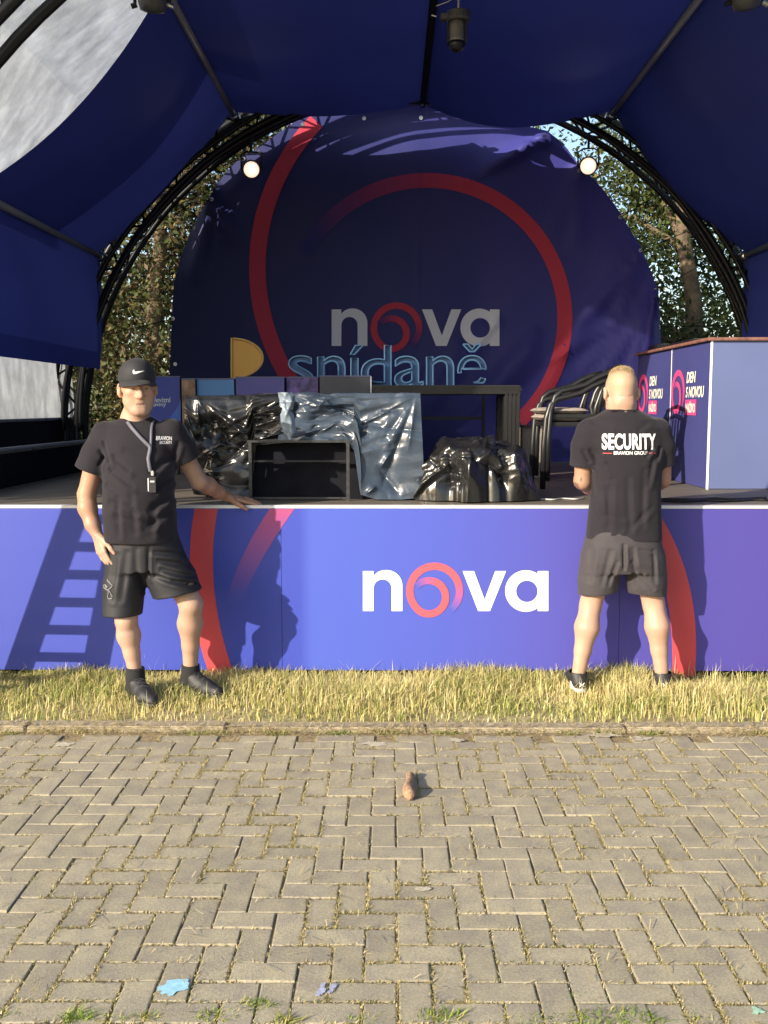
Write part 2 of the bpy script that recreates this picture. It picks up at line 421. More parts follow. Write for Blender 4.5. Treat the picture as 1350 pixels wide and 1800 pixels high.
# ------------------------------------------------------------------ stage
stage = empty('stage', (XC, YS+2.2, 0), 'low concert stage with printed blue-violet front boards and a wooden deck', 'stage')
M_deck = mat('deck_plywood', (.16,.135,.105), .55, noise=.25, nscale=4, col2=(.105,.092,.078), mixscale=5, bump=.15, bscale=60)
_n = M_deck.node_tree  # stretch the grain along x
for nd in _n.nodes:
    if nd.type == 'TEX_NOISE':
        mp = _n.nodes.new('ShaderNodeMapping'); mp.inputs['Scale'].default_value = (.35, 6, 1)
        gsrc = nd.inputs['Vector'].links[0].from_socket; _n.links.new(gsrc, mp.inputs['Vector']); _n.links.new(mp.outputs[0], nd.inputs['Vector'])
M_fascia = bpy.data.materials.new('fascia_print'); M_fascia.use_nodes = True
nt = M_fascia.node_tree; L = nt.links.new; bs = nt.nodes['Principled BSDF']; bs.inputs['Roughness'].default_value = .5; bs.inputs['Specular IOR Level'].default_value = .3
ge = nt.nodes.new('ShaderNodeNewGeometry'); sx = nt.nodes.new('ShaderNodeSeparateXYZ'); L(ge.outputs['Position'], sx.inputs[0])
mr = nt.nodes.new('ShaderNodeMapRange'); mr.inputs['From Min'].default_value = -2.3; mr.inputs['From Max'].default_value = 2.4; L(sx.outputs['X'], mr.inputs['Value'])
rp = nt.nodes.new('ShaderNodeValToRGB'); e = rp.color_ramp.elements
e[0].position = 0; e[0].color = (.062,.082,.39,1); e[1].position = 1; e[1].color = (.060,.045,.235,1)
for pos, c in ((.27,(.042,.062,.36)),(.375,(.042,.062,.36)),(.39,(.060,.095,.43)),(.55,(.060,.080,.385)),(.72,(.066,.062,.31))):
    q = rp.color_ramp.elements.new(pos); q.color = (*c, 1)
L(mr.outputs[0], rp.inputs['Fac']); L(rp.outputs[0], bs.inputs['Base Color'])
X0, X1 = -4.6, 5.2
seams = [X0, W(-100,1000,YS).x, W(495,1000,YS).x, W(1090,1000,YS).x, W(1685,1000,YS).x, X1]
for a, b in zip(seams[:-1], seams[1:]):
    MB().box((a+.0012, YS-.012, .045), (b-.0012, YS, ZS-.02)).build('fascia_board', M_fascia, stage)
MB().box((X0, YS-.016, ZS-.019), (X1, YS+.03, ZS-.001)).build('edge_trim', mat('trim_alu', (.62,.62,.66), .4, metal=.4), stage)
MB().box((X0, YS+.02, 0), (X1, YS+.06, ZS-.03)).build('stage_skirt', M_dark, stage)
for i in range(-3, 3):
    for j in range(5):
        xa = XC - .1 + i*2 + (1 if j % 2 else 0); ya = YS + .034 + j*1.0
        MB().box((xa+.002, ya+.002, ZS-.04), (xa+1.998, ya+.998, ZS + rb.uniform(-.0015, .0015))).build('deck_panel', M_deck, stage)
for i in range(-2, 4):
    for j in range(3):
        p = (XC + i*1.9 - .9, YS + .35 + j*2.1)
        MB().tube([(p[0], p[1], 0), (p[0], p[1], ZS-.045)], .03, 8).build('leg', M_alu, stage)
# low black edge box at the left side of the deck, with rail
lb = empty('side_riser', (-2.95, 8.2, ZS), 'low black side box with a pipe rail along the left edge of the stage', 'riser')
MB().box((-3.2, 6.0, ZS), (-2.72, 10.1, ZS+.24), b=.01).build('box', M_dark, lb)
MB().tube([(-2.74, 6.0, ZS+.27), (-2.74, 10.0, ZS+.26)], .017, 8).build('rail', M_purlin, lb)
for yy in (6.4, 7.6, 8.8, 9.8):
    MB().tube([(-2.74, yy, ZS+.2), (-2.74, yy, ZS+.27)], .014, 6).build('rail_post', M_frame, lb)

# ---- printed marks: polygons, rings with fade
def poly(name, loops, mp, matl, parent, cols=None, cuts=0):
    """loops: list of 2D loops (outer first); mp maps (u,v)->world"""
    pl = [[Vector((p[0], p[1], 0)) for p in l] for l in loops]
    tr = tessellate_polygon(pl); pts = [p for l in loops for p in l]
    bm = bmesh.new(); vs = [bm.verts.new((p[0], p[1], 0)) for p in pts]
    for t in tr:
        try: bm.faces.new([vs[i] for i in t])
        except ValueError: pass
    if cuts:
        for _ in range(cuts):
            ed = [e for e in bm.edges if e.calc_length() > 6]
            if ed: bmesh.ops.subdivide_edges(bm, edges=ed, cuts=1)
            bmesh.ops.triangulate(bm, faces=[f for f in bm.faces if len(f.verts) > 3])
    bm.verts.index_update()
    V = [mp(v.co.x, v.co.y) for v in bm.verts]; F = [[v.index for v in f.verts] for f in bm.faces]; bm.free()
    return mk(name, V, F, matl, parent)
def ring(name, cx, cy, ro, ri, a0, a1, mp, cfn, parent, matl, n=96, cr=None):
    """annular sweep in px space from angle a0 to a1 (deg, 0=right, ccw up); cfn(t)-> colour (rgb)"""
    V = []; C = []; F = []
    m = 4
    for k in range(n+1):
        t = k/n; a = R(a0 + (a1-a0)*t)
        for q in range(m+1):
            r = ri + (ro-ri)*q/m
            V.append(mp(cx + r*math.cos(a), cy - r*math.sin(a))); C.append(cfn(t, cx + r*math.cos(a)))
    for k in range(n):
        for q in range(m):
            i = k*(m+1)+q; F.append((i, i+m+1, i+m+2, i+1))
    return mk(name, V, F, matl, parent, col=C)
def nova_letters(u):
    """outlines of n, v, a in a box: x 128..1228, top 145, baseline 385 (units of the enlarged photo)"""
    def arc(cx, cy, r, a0, a1, n=20): return [(cx + r*math.cos(R(a0+(a1-a0)*i/n)), cy - r*math.sin(R(a0+(a1-a0)*i/n))) for i in range(n+1)]
    nn = [(128,385),(128,148),(191,148),(191,176)] + [(215,154),(245,143),(268,142)] + arc(268,236,94,90,0,16)[1:] + [(362,385),(298,385)] + \
         [(298,250)] + arc(245,250,53,0,180,16) + [(191,385)]
    vv = [(720,148),(787,148),(850,318),(913,148),(977,148),(882,385),(812,385)]
    cx, cy, r = 1095, 266, 123
    th = math.degrees(math.acos((1165-cx)/r))
    aa = [(1165,148),(1228,148),(1228,385),(1165,385)] + arc(cx, cy, r, -th, -(360-th), 48)
    hole = arc(1101,268,64,0,360,36)[:-1]
    return [[nn], [vv], [aa, hole]]
RED = (.50,.060,.070)
# front board print -------------------------------------------------
def fmap(off): return lambda px, py: W(px, py, YS - .012 - off)
def fz(k, ox=600, oy=960): return lambda u, v: W(ox + u/k, oy + v/k, YS - .0145)
for nm, lp in zip('nva', nova_letters(1)):
    poly('letter', lp, fz(3.375), M_white, stage)
def lerp3(a, b, t): return tuple(a[i]+(b[i]-a[i])*t for i in range(3))
FB = (.060,.080,.385); FV = (.12,.11,.50)
PINK = (.56,.085,.11)
ring('print_ring', 764, 1039, 50, 37.3, -48, 235, fmap(.0025), lambda t, x: lerp3(FB, PINK, min(1, t*4.0)), stage, M_attr)
ring('print_ring', 754, 1049.8, 35.5, 23.0, -150, 140, fmap(.0032), lambda t, x: lerp3(PINK, FB, max(0, (t-.72)/.28)), stage, M_attr)
# big faded arcs on the boards (clipped to the board height)
def clip_arc(name, pts_l, pts_r, cols, par, off=.0016):
    V = []; C = []; F = []
    for i, ((xl, yl), (xr, yr)) in enumerate(zip(pts_l, pts_r)):
        for q in range(5):
            V.append(W(xl+(xr-xl)*q/4, yl+(yr-yl)*q/4, YS-.012-off)); C.append(cols(i/(len(pts_l)-1), q/4))
    for i in range(len(pts_l)-1):
        for q in range(4): k = i*5+q; F.append((k, k+1, k+6, k+5))
    return mk(name, V, F, M_attr, par, col=C)
def curve(ys, f): return [(f(y), y) for y in ys]
ys = np.linspace(894.5, 1174, 24)
ys2 = np.linspace(894.5, 1189.5, 26)
fa = np.polyfit([894, 960, 1040, 1110, 1189], [342, 334, 336, 346, 369], 3); fb = np.polyfit([894, 960, 1040, 1110, 1189], [383, 375, 377, 389, 413], 3)
clip_arc('print_arc', curve(ys2, lambda y: np.polyval(fa, y)), curve(ys2, lambda y: np.polyval(fb, y)), lambda t, q: RED, stage)
ga = np.polyfit([894, 930, 980, 1040], [474, 452, 425, 402], 2); gb = np.polyfit([894, 930, 980, 1040], [518, 494, 462, 432], 2)
ys3 = np.linspace(894.5, 1060, 16)
FD = (.042,.062,.36)
clip_arc('print_arc', curve(ys3, lambda y: np.polyval(ga, y)), curve(ys3, lambda y: np.polyval(gb, y)), lambda t, q: lerp3(lerp3(RED, FD, .35), FD, min(1, t*1.05)), stage)
ha = np.polyfit([905, 960, 1040, 1110, 1189], [1120, 1146, 1170, 1180, 1181], 3); hb = np.polyfit([905, 960, 1040, 1110, 1189], [1160, 1189, 1214, 1223, 1221], 3)
ys4 = np.linspace(896, 1189.5, 26)
clip_arc('print_arc', curve(ys4, lambda y: np.polyval(ha, y)), curve(ys4, lambda y: np.polyval(hb, y)), lambda t, q: RED, stage)

# ------------------------------------------------------------------ roof frame: arches, purlins
frame = empty('roof_frame', (XC, YA_R, 0), 'black arched lattice truss frame of the stage roof with grey purlin poles', 'truss')
def AP(th, r, Y): return Vector((XC + r*math.sin(R(th)), Y, ZC + r*math.cos(R(th))))
def unit_tube(name, r, matl, n=6):
    m = MB().tube([(0,0,0),(0,0,1)], r, n); me = bpy.data.meshes.new(name); me.from_pydata(m.v, [], m.f); me.materials.append(matl); me.update()
    me.polygons.foreach_set('use_smooth', [True]*len(me.polygons)); return me
me_brace = unit_tube('brace', .011, M_frame)
def strut(name, me, a, b, parent):
    a = Vector(a); b = Vector(b); d = b-a
    o = bpy.data.objects.new(name, me); COL.objects.link(o); o.parent = parent
    o.location = a - org(parent); o.rotation_mode = 'QUATERNION'; o.rotation_quaternion = Vector((0,0,1)).rotation_difference(d.normalized())
    o.scale = (1, 1, d.length); return o
def arch(Y, dy, z0, tubes, step):
    prof = []                                    # (theta list) then vertical legs
    for (r, yo, tr) in tubes:
        pts = [Vector((XC - r, Y+yo, z0)), Vector((XC - r, Y+yo, ZC-.2))] + [AP(t, r, Y+yo) for t in np.linspace(-90, 90, 61)] + [Vector((XC + r, Y+yo, ZC-.2)), Vector((XC + r, Y+yo, z0))]
        MB().tube(pts, tr, 8).build('chord', M_frame, frame, smooth=True)
    r0, r1 = tubes[0][0], tubes[-1][0]; ths = np.arange(-100, 100.1, step)
    def pt(th, r, yo):
        if abs(th) > 90: return Vector((XC + math.copysign(r, th), Y+yo, max(z0, ZC - r*math.sin(R(abs(th)-90)))))
        return AP(th, r, Y+yo)
    for k in range(len(ths)-1):
        a, b = ths[k], ths[k+1]
        i, j = (RI, RO) if k % 2 == 0 else (RO, RI)
        for yo in (-dy, dy): strut('brace', me_brace, pt(a, i, yo), pt(b, j, yo), frame)
        strut('brace', me_brace, pt(a, RI, -dy if k % 2 else dy), pt(b, RI, dy if k % 2 else -dy), frame)
        strut('brace', me_brace, pt(a, RO, -dy if k % 2 else dy), pt(b, RO, dy if k % 2 else -dy), frame)
arch(YA_R, .14, ZS, [(RI,-.14,.036),(RI,.14,.032),(RI+.13,-.10,.026),(RO-.02,-.14,.030),(RO-.02,.14,.030)], 4.0)
arch(YA_F, .14, 0.0, [(RI-.12,-.14,.036),(RI-.12,.14,.036),(RO-.08,-.14,.036),(RO-.08,.14,.036)], 4.6)
M_node = M_alu
for th in (-60, -30, 30, 60):
    MB().tube([AP(th, RO-.075, YA_F-.1), AP(th, RO-.075, YA_R-.1)], .028, 10).build('purlin', M_purlin, frame, smooth=True)
    MB().lathe([(.02,-.07),(.05,-.06),(.055,0),(.045,.05),(.02,.06)], AP(th, RO-.075, YA_R-.12), (0,-1,0), 12).build('purlin_coupler', M_alu, frame, smooth=True)
# outer leg truss leaning in front of the stage beyond the left edge: its shadow falls on the boards
def unshadow(px, py, t):
    p = W(px, py, YS-.012); return p - LDIR*t
brc = empty('leaning_leg', (-3.1, 5.0, 0), 'black ladder truss leg standing on the grass left of the stage', 'truss')
railA = [unshadow(28,1190,.70), unshadow(130,905,1.15)]; railB = [unshadow(165,1190,.72), unshadow(218,905,1.17)]
def ext(a, b, z):
    t = (z - a.z)/(b.z - a.z); return a + (b-a)*t
A0, A1 = ext(*railA, 0), ext(*railA, 2.2); B0, B1 = ext(*railB, 0), ext(*railB, 2.2)
MB().tube([A0, A1], .052, 8).build('rail', M_frame, brc, smooth=True); MB().tube([B0, B1], .052, 8).build('rail', M_frame, brc, smooth=True)
for k in range(1, 12):
    t = k/11.5; strut('rung', unit_tube('rung', .03, M_frame), A0.lerp(A1, t), B0.lerp(B1, t), brc)

# ------------------------------------------------------------------ canopy lining and clear skins
canopy = empty('canopy', (XC, 8, ZC+RO), 'dark blue fabric canopy lining of the arched stage roof', 'canopy')
def fabric(name, A, B, Yr, Yf, sag_r, sag_f, matl, seed, nu=26, nv=26, parent=None, rear_bulge=0, wr=.02, ybow=0):
    """A,B: (x,z) nodes; sag: inward displacement at the middle (rear, front)"""
    A = np.array(A); B = np.array(B); mid = np.array([XC, ZC])
    V = []
    for i in range(nu+1):
        u = i/nu; p = A + (B-A)*u; n = mid - p; n /= np.linalg.norm(n); s = 4*u*(1-u)
        for j in range(nv+1):
            v = j/nv; y = (Yr+rear_bulge*s) + (Yf - ybow*s - Yr - rear_bulge*s)*v
            sg = (sag_r + (sag_f-sag_r)*v)*s
            V.append((p[0]+n[0]*sg, y, p[1]+n[1]*sg))
    V = np.array(V)
    d = wr*vnoise(V[:,0]*1.1+seed, V[:,1]*.8, V[:,2]*1.1)
    edgef = np.array([4*(i/nu)*(1-i/nu) for i in range(nu+1) for j in range(nv+1)])
    V[:,2] += d*edgef
    F = np.array([(i*(nv+1)+j, i*(nv+1)+j+1, (i+1)*(nv+1)+j+1, (i+1)*(nv+1)+j) for i in range(nu) for j in range(nv)])
    return mk(name, V, F, matl, parent or canopy, smooth=True)
def nd(th, r=RO-.035): p = AP(th, r, 0); return (p.x, p.z)
top = nd(0, RO-.46)
fabric('fabric_panel', nd(-30), top, YA_R-.15, 3.9, .09, .05, M_canopy, 1)
fabric('fabric_panel', top, nd(30), YA_R-.15, 3.9, .20, .06, M_canopy, 2)
fabric('fabric_panel', nd(-60), nd(-30), YA_R-.12, 6.98, .05, .13, M_canopy, 3)
fabric('fabric_panel', nd(30), nd(60), YA_R-.12, 6.35, .10, .12, M_canopy, 4)
xl = nd(-60)[0]; xr = nd(60)[0]
fabric('fabric_panel', (xl-.03, 1.97), nd(-60), YA_R-.05, 5.0, .02, .03, M_canopy, 5)
fabric('fabric_panel', nd(60), (xr+.03, 1.2), YA_R-.05, 5.0, .02, .03, M_canopy, 6)
# dark seam webbing at the ridge
MB().tube([(top[0], YA_R-.16, top[1]-.012), (top[0], 4.0, top[1]-.012)], .03, 6).build('ridge_webbing', M_dark, canopy)
# clear weathered PVC skins
M_pvc = bpy.data.materials.new('clear_pvc_weathered'); M_pvc.use_nodes = True
nt = M_pvc.node_tree; L = nt.links.new; bs = nt.nodes['Principled BSDF']; bs.inputs['Roughness'].default_value = .3
ge = nt.nodes.new('ShaderNodeNewGeometry')
n1 = nt.nodes.new('ShaderNodeTexNoise'); n1.inputs['Scale'].default_value = 5; n1.inputs['Detail'].default_value = 12; n1.inputs['Roughness'].default_value = .7; L(ge.outputs['Position'], n1.inputs['Vector'])
mp = nt.nodes.new('ShaderNodeMapping'); mp.inputs['Scale'].default_value = (5, 9, 3); mp.inputs['Rotation'].default_value = (.5, .4, .7); L(ge.outputs['Position'], mp.inputs['Vector'])
n2 = nt.nodes.new('ShaderNodeTexNoise'); n2.inputs['Scale'].default_value = 1; n2.inputs['Detail'].default_value = 4; L(mp.outputs[0], n2.inputs['Vector'])
mx = nt.nodes.new('ShaderNodeMath'); mx.operation = 'MULTIPLY'; L(n1.outputs['Fac'], mx.inputs[0]); L(n2.outputs['Fac'], mx.inputs[1])
rp = nt.nodes.new('ShaderNodeValToRGB'); rp.color_ramp.elements[0].position = .10; rp.color_ramp.elements[0].color = (.20,.22,.25,1); rp.color_ramp.elements[1].position = .45; rp.color_ramp.elements[1].color = (.46,.50,.56,1)
L(mx.outputs[0], rp.inputs['Fac']); L(rp.outputs[0], bs.inputs['Base Color'])
tl = nt.nodes.new('ShaderNodeBsdfTranslucent'); L(rp.outputs[0], tl.inputs['Color'])
ms = nt.nodes.new('ShaderNodeMixShader'); ms.inputs[0].default_value = .55; L(bs.outputs[0], ms.inputs[1]); L(tl.outputs[0], ms.inputs[2])
tr = nt.nodes.new('ShaderNodeBsdfTransparent'); ms2 = nt.nodes.new('ShaderNodeMixShader'); ms2.inputs[0].default_value = .12; L(ms.outputs[0], ms2.inputs[1]); L(tr.outputs[0], ms2.inputs[2])
L(ms2.outputs[0], nt.nodes['Material Output'].inputs['Surface'])
skin = empty('clear_skin', (XC, 6, ZC), 'weathered grey-white translucent outer skin of the stage roof', 'tarpaulin')
def ndo(th, r=RO+.06): p = AP(th, r, 0); return (p.x, p.z)
for a, b in ((-62,-45),(-45,-28),(28,45),(45,62)):
    fabric('skin_panel', ndo(a), ndo(b), 8.6, 4.6, .0, .0, M_pvc, a, parent=skin, nu=10, nv=12)
fabric('skin_panel', (-3.26, 1.47), (-3.30, 2.35), 10.3, 5.2, .0, .0, M_pvc, 9, parent=skin, nu=12, nv=24, wr=.03)
MB().box((-3.29, 6.0, ZS+.2), (-3.27, 10.3, 1.50)).build('lower_skirt', M_dark, skin)

# ------------------------------------------------------------------ backdrop banner
outline = [(300,812),(298,655),(302,560),(305,500),(318,450),(338,400),(368,345),(395,305),(425,275),(452,262),(492,232),(530,206),(560,196),(640,188),(700,184),(740,184),(800,190),(860,205),(920,220),(962,230),
           (990,252),(1008,276),(1022,296),(1046,316),(1075,352),(1093,378),(1108,405),(1128,436),(1140,468),(1152,497),(1158,515),(1160,560),(1162,600),(1166,660),(1160,812)]
def resample(pts, n):
    pts = [np.array(p, float) for p in pts]; pts.append(pts[0]); d = [0]
    for a, b in zip(pts[:-1], pts[1:]): d.append(d[-1]+np.linalg.norm(b-a))
    t = np.linspace(0, d[-1], n, endpoint=False)
    return np.stack([np.interp(t, d, [p[k] for p in pts]) for k in (0, 1)], 1)
folds = []   # (px0,py0,px1,py1,width,depth) creases pulled to the eyelets
rf = random.Random(5)
for (ex, ey), tg in (((1156,517), [(1075,800),(1105,800),(1020,720),(960,640),(1135,700),(1050,770),(985,690)]), ((960,236), [(850,300),(800,330),(870,290),(910,300)]),
                     ((1022,298), [(960,420),(1010,450)]), ((1128,440), [(1040,560),(1070,600)]), ((370,345), [(340,500),(420,430)])):
    for tx, ty in tg: folds.append((ex, ey, tx, ty, rf.uniform(8, 17), rf.uniform(.06, .14)))
for k in range(9): folds.append((735+rf.uniform(0,380), 420+rf.uniform(0,250), 735+rf.uniform(-60,200), 800+rf.uniform(0,60), rf.uniform(16,40), rf.uniform(.02,.045)))
folds.append((736,205,733,560,4,.012))
def bd_off(px, py):
    px = np.asarray(px, float); py = np.asarray(py, float); d = np.zeros_like(px)
    for x0, y0, x1, y1, wd, dp in folds:
        vx, vy = x1-x0, y1-y0; l2 = vx*vx+vy*vy
        t = np.clip(((px-x0)*vx+(py-y0)*vy)/l2, 0, 1); ds = np.hypot(px-x0-t*vx, py-y0-t*vy)
        d -= dp*np.exp(-(ds/(wd*(.35+.9*t)))**2)*(1-t)**.5
    d += .05*vnoise(px/170, py/170, px*0+2.5) + .02*vnoise(px/60+5, py/90, px*0+8.5)
    return d
def bmap(px, py, off=0.0):
    return W(px, py, YB + float(bd_off(px, py)) - off)
ol = resample(outline, 170); cen = np.array([735, 560.0]); nr = 46
V = []; F = []
for q in range(nr+1):
    P = cen + (ol-cen)*(q/nr); of = bd_off(P[:,0], P[:,1])
    V += [W(P[i,0], P[i,1], YB+of[i]) for i in range(len(P))]
n = len(ol)
for q in range(nr):
    for i in range(n): F.append((q*n+i, q*n+(i+1) % n, (q+1)*n+(i+1) % n, (q+1)*n+i))
M_bd = bpy.data.materials.new('backdrop_print_shaded'); M_bd.use_nodes = True
nt = M_bd.node_tree; L = nt.links.new; bs = nt.nodes['Principled BSDF']; bs.inputs['Roughness'].default_value = .55; bs.inputs['Specular IOR Level'].default_value = .2
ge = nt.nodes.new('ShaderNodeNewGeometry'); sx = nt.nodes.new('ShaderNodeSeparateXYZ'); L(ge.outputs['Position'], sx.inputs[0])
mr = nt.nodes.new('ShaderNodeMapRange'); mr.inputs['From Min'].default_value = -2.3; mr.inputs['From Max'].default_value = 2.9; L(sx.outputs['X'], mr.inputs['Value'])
rp = nt.nodes.new('ShaderNodeValToRGB'); e = rp.color_ramp.elements; e[0].color = (.018,.022,.080,1); e[1].color = (.050,.047,.27,1)  # banner blue; canopy shade at left and sunlight at right put into the colour
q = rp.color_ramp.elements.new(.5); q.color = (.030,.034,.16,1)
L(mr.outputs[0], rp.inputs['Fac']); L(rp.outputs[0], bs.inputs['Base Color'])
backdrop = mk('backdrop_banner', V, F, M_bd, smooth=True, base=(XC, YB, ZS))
tag(backdrop, 'large dark blue printed banner laced inside the rear arch, with red rings and white lettering', 'banner')
BK = (.030,.034,.16); BRED = (.45,.045,.08)
ring('print_ring', 822, 470, 384, 355, 136, 213, lambda a, b: bmap(a, b, .012), lambda t, x: BRED, backdrop, M_attrcloth)
ring('print_ring', 750, 560, 256, 230, -48, 152, lambda a, b: bmap(a, b, .009), lambda t, x: lerp3(BRED, BK, min(1, max(0, (t-.60)/.36))), backdrop, M_attrcloth)
for lp in nova_letters(1):       # x 128..1228 -> 583..878 ; y 145..385 -> 543..608
    poly('letter', lp, lambda u, v: bmap(583 + (u-128)*295/1100, 543 + (v-145)*65/240, .016), M_whitedim, backdrop, cuts=3)
ring('print_ring', 697, 577, 45.5, 34, -48, 235, lambda a, b: bmap(a, b, .014), lambda t, x: lerp3(BK, BRED, min(1, t*4)), backdrop, M_attrcloth)
ring('print_ring', 688, 586.5, 32.5, 21, -150, 140, lambda a, b: bmap(a, b, .017), lambda t, x: lerp3(BRED, BK, max(0, (t-.72)/.28)), backdrop, M_attrcloth)
me_eye = MB().lathe([(.006,-.003),(.02,-.003),(.02,.003),(.006,.003)], (0,0,0), (0,1,0), 10)
em = bpy.data.meshes.new('eyelet'); em.from_pydata(me_eye.v, [], me_eye.f); em.materials.append(M_alu)
for px, py in [(304,560),(308,640),(341,401),(372,350),(428,279),(532,219),(455,268),(640,208),(740,207),(957,239),(1018,300),(1090,382),(1126,440),(1152,510),(1158,575),(1157,630)]:
    p = bmap(px, py, .012); link('eyelet', em, backdrop, p)
me_cord = unit_tube('lacing_cord', .004, M_dark, 5)
for (px, py), th in (((341,401),-52),((372,350),-47),((428,279),-38),((304,560),-72),((1018,300),35),((1090,382),44),((1126,440),52),((1152,510),58),((1158,575),70)):
    strut('lacing_cord', me_cord, bmap(px, py, .02), AP(th, RI, YA_R+.14), backdrop)

# cables bundled along the rear arch
for k, (r0, dr, yo, lab) in enumerate([(RI-.05,.05,-.20,'black cable clipped under the left and top of the rear truss arch, nearest the audience'),(RI+.10,.07,-.18,'black cable winding through the middle of the rear truss arch'),(RI-.02,.05,.02,'black cable hanging behind the lower tube of the rear truss arch')]):
    pts = [AP(t, r0 + .35*dr*math.sin(t*.07+k) + .006*math.sin(t*.31+2*k), YA_R+yo) for t in np.linspace(-88, 88, 120)]
    o = MB().tube(pts, .024, 6).build('cable', M_frame, smooth=True, base=AP(-88, r0, YA_R)); tag(o, lab, 'cable')

# ------------------------------------------------------------------ lamps
M_lens = mat('lit_lens', (1,.9,.8), .3, emit=(1.0,.66,.50), emit_s=.75)
M_bulb = mat('lit_bulb', (1,1,1), .3, emit=(1.0,.90,.80), emit_s=12)
M_grey = mat('grey_housing', (.045,.047,.05), .42, spec=.5)
def par_lamp(px, py, Y, label, aim):
    c = W(px, py, Y); t = empty('stage_lamp', c, label, 'lamp', 'lit round lamps on the rear arch')
    ax = (Vector(aim) - c).normalized()
    MB().lathe([(.05,-.16),(.075,-.12),(.088,-.01),(.088,.012),(.078,.012),(.075,-.005)], c, ax, 20).build('housing', M_frame, t, smooth=True)
    MB().lathe([(.001,.004),(.05,.010),(.072,.006)], c, ax, 20).build('lens', M_lens, t, smooth=True)
    MB().lathe([(.001,.018),(.028,.016),(.034,.008)], c + Vector((.012,0,.012)), ax, 16).build('bulb', M_bulb, t, smooth=True)
    up = Vector((0,0,1)); sd = ax.cross(up).normalized(); bk = c - ax*.06
    MB().tube([bk + sd*.095, bk + sd*.095 + up*.13, bk + sd*.05 + up*.16, bk - sd*.05 + up*.16, bk - sd*.095 + up*.13, bk - sd*.095], .008, 6).build('yoke', M_frame, t)
    MB().tube([bk + up*.16, bk + up*.30], .012, 6).build('clamp', M_frame, t)
    li = bpy.data.lights.new('lamp_light', 'SPOT'); li.energy = 1.5; li.spot_size = R(80); li.color = (1,.85,.7); li.shadow_soft_size = .06
    lo = bpy.data.objects.new('lamp_light', li); COL.objects.link(lo); lo.parent = t; lo.location = ax*.06; lo.rotation_euler = ax.to_track_quat('-Z','Y').to_euler()
    return t
par_lamp(442, 298, 9.62, 'small lit round lamp on the left side of the rear arch', (0.1, 0, 1.5))
par_lamp(1034, 292, 9.62, 'small lit round lamp on the right side of the rear arch', (0.1, 0, 1.5))
# hanging lamp under the ridge
Yh = 6.6; c = W(803, 48, Yh); hl = empty('hanging_lamp', c, 'dark grey moving lamp hanging from the canopy ridge at top centre', 'lamp')
k = 1/265.0
MB().lathe([(.012,.01),(.075,.0),(.078,-.045),(.07,-.055),(.012,-.06)], c + Vector((.01,0,.09)), (0,0,1), 24).build('base', M_grey, hl, smooth=False)
MB().box((c.x-.105, c.y-.03, c.z+.04), (c.x-.02, c.y+.03, c.z+.078), b=.006).build('connector_box', M_grey, hl)
MB().lathe([(.045,.03),(.05,0),(.048,-.075),(.052,-.09)], c, (0,0,1), 22).build('body', mat('grey_housing_light',(.10,.10,.095),.4), hl, smooth=True)
MB().lathe([(.052,-.09),(.052,-.11),(.045,-.13),(.025,-.148),(.004,-.153)], c, (0,0,1), 22).build('lens_hood', M_frame, hl, smooth=True)
for s in (-1, 1): MB().box((c.x+s*.056-.006, c.y-.02, c.z-.10), (c.x+s*.056+.006, c.y+.02, c.z+.03), b=.003).build('yoke_arm', M_frame, hl)
MB().tube([c + Vector((.01,0,.09)), c + Vector((.012,0,.17)), c + Vector((.01,0,.6))], .009, 8).build('hook', M_alu, hl)
MB().tube([c + Vector((-.13,0,.13)), c + Vector((-.06,0,.155)), c + Vector((.0,0,.19))], .004, 6).build('safety_wire', M_alu, hl)
MB().tube([c + Vector((-.16,0,.075)), c + Vector((-.13,0,.066))], .006, 6).build('shackle', M_alu, hl)
# ridge bracket at the rear
c = Vector((top[0]+.02, YA_R-.24, top[1]-.02)); br = empty('ridge_bracket', c, 'small dark clamp bracket at the rear end of the canopy ridge', 'bracket')
MB().box((c.x-.16, c.y-.03, c.z-.015), (c.x+.16, c.y+.03, c.z+.015), b=.006).build('bar', M_frame, br)
MB().tube([c + Vector((-.03,-.03,-.03)), c + Vector((.0,-.03,.06))], .012, 6).build('bolt', M_alu, br)
MB().tube([c + Vector((.05,-.03,.0)), c + Vector((.1,-.03,.01))], .012, 6).build('bolt', M_alu, br)
# two spotlights clipped by the frame's top corners
def corner_lamp(px, py, Y, label, tilt):
    c = W(px, py, Y); t = empty('spot_lamp', c, label, 'lamp', 'dark spotlights at the top edge')
    ax = Vector(tilt).normalized()
    MB().lathe([(.02,.0),(.07,.012),(.085,.06),(.085,.16),(.06,.2)], c, ax, 20).build('housing', M_grey, t, smooth=True)
    MB().tube([c + Vector((-.09,0,.05)), c + Vector((-.12,0,.04))], .016, 8).build('knob', M_frame, t)
    MB().tube([c + Vector((.09,0,.05)), c + Vector((.125,0,.035))], .016, 8).build('knob', M_alu, t)
    MB().tube([c + Vector((-.10,0,.05)), c + Vector((-.10,0,.25)), c + Vector((.10,0,.25)), c + Vector((.10,0,.05))], .01, 6).build('yoke', M_frame, t)
    MB().tube([c + Vector((0,0,.25)), c + Vector((0,0,.6))], .014, 6).build('clamp', M_frame, t)
corner_lamp(268, 24, 6.0, 'dark spotlight at the top edge, left, before the pale roof skin', (.1,-.2,1))
corner_lamp(1312, 20, 6.0, 'grey spotlight cut off at the top right corner', (-.1,-.2,1))

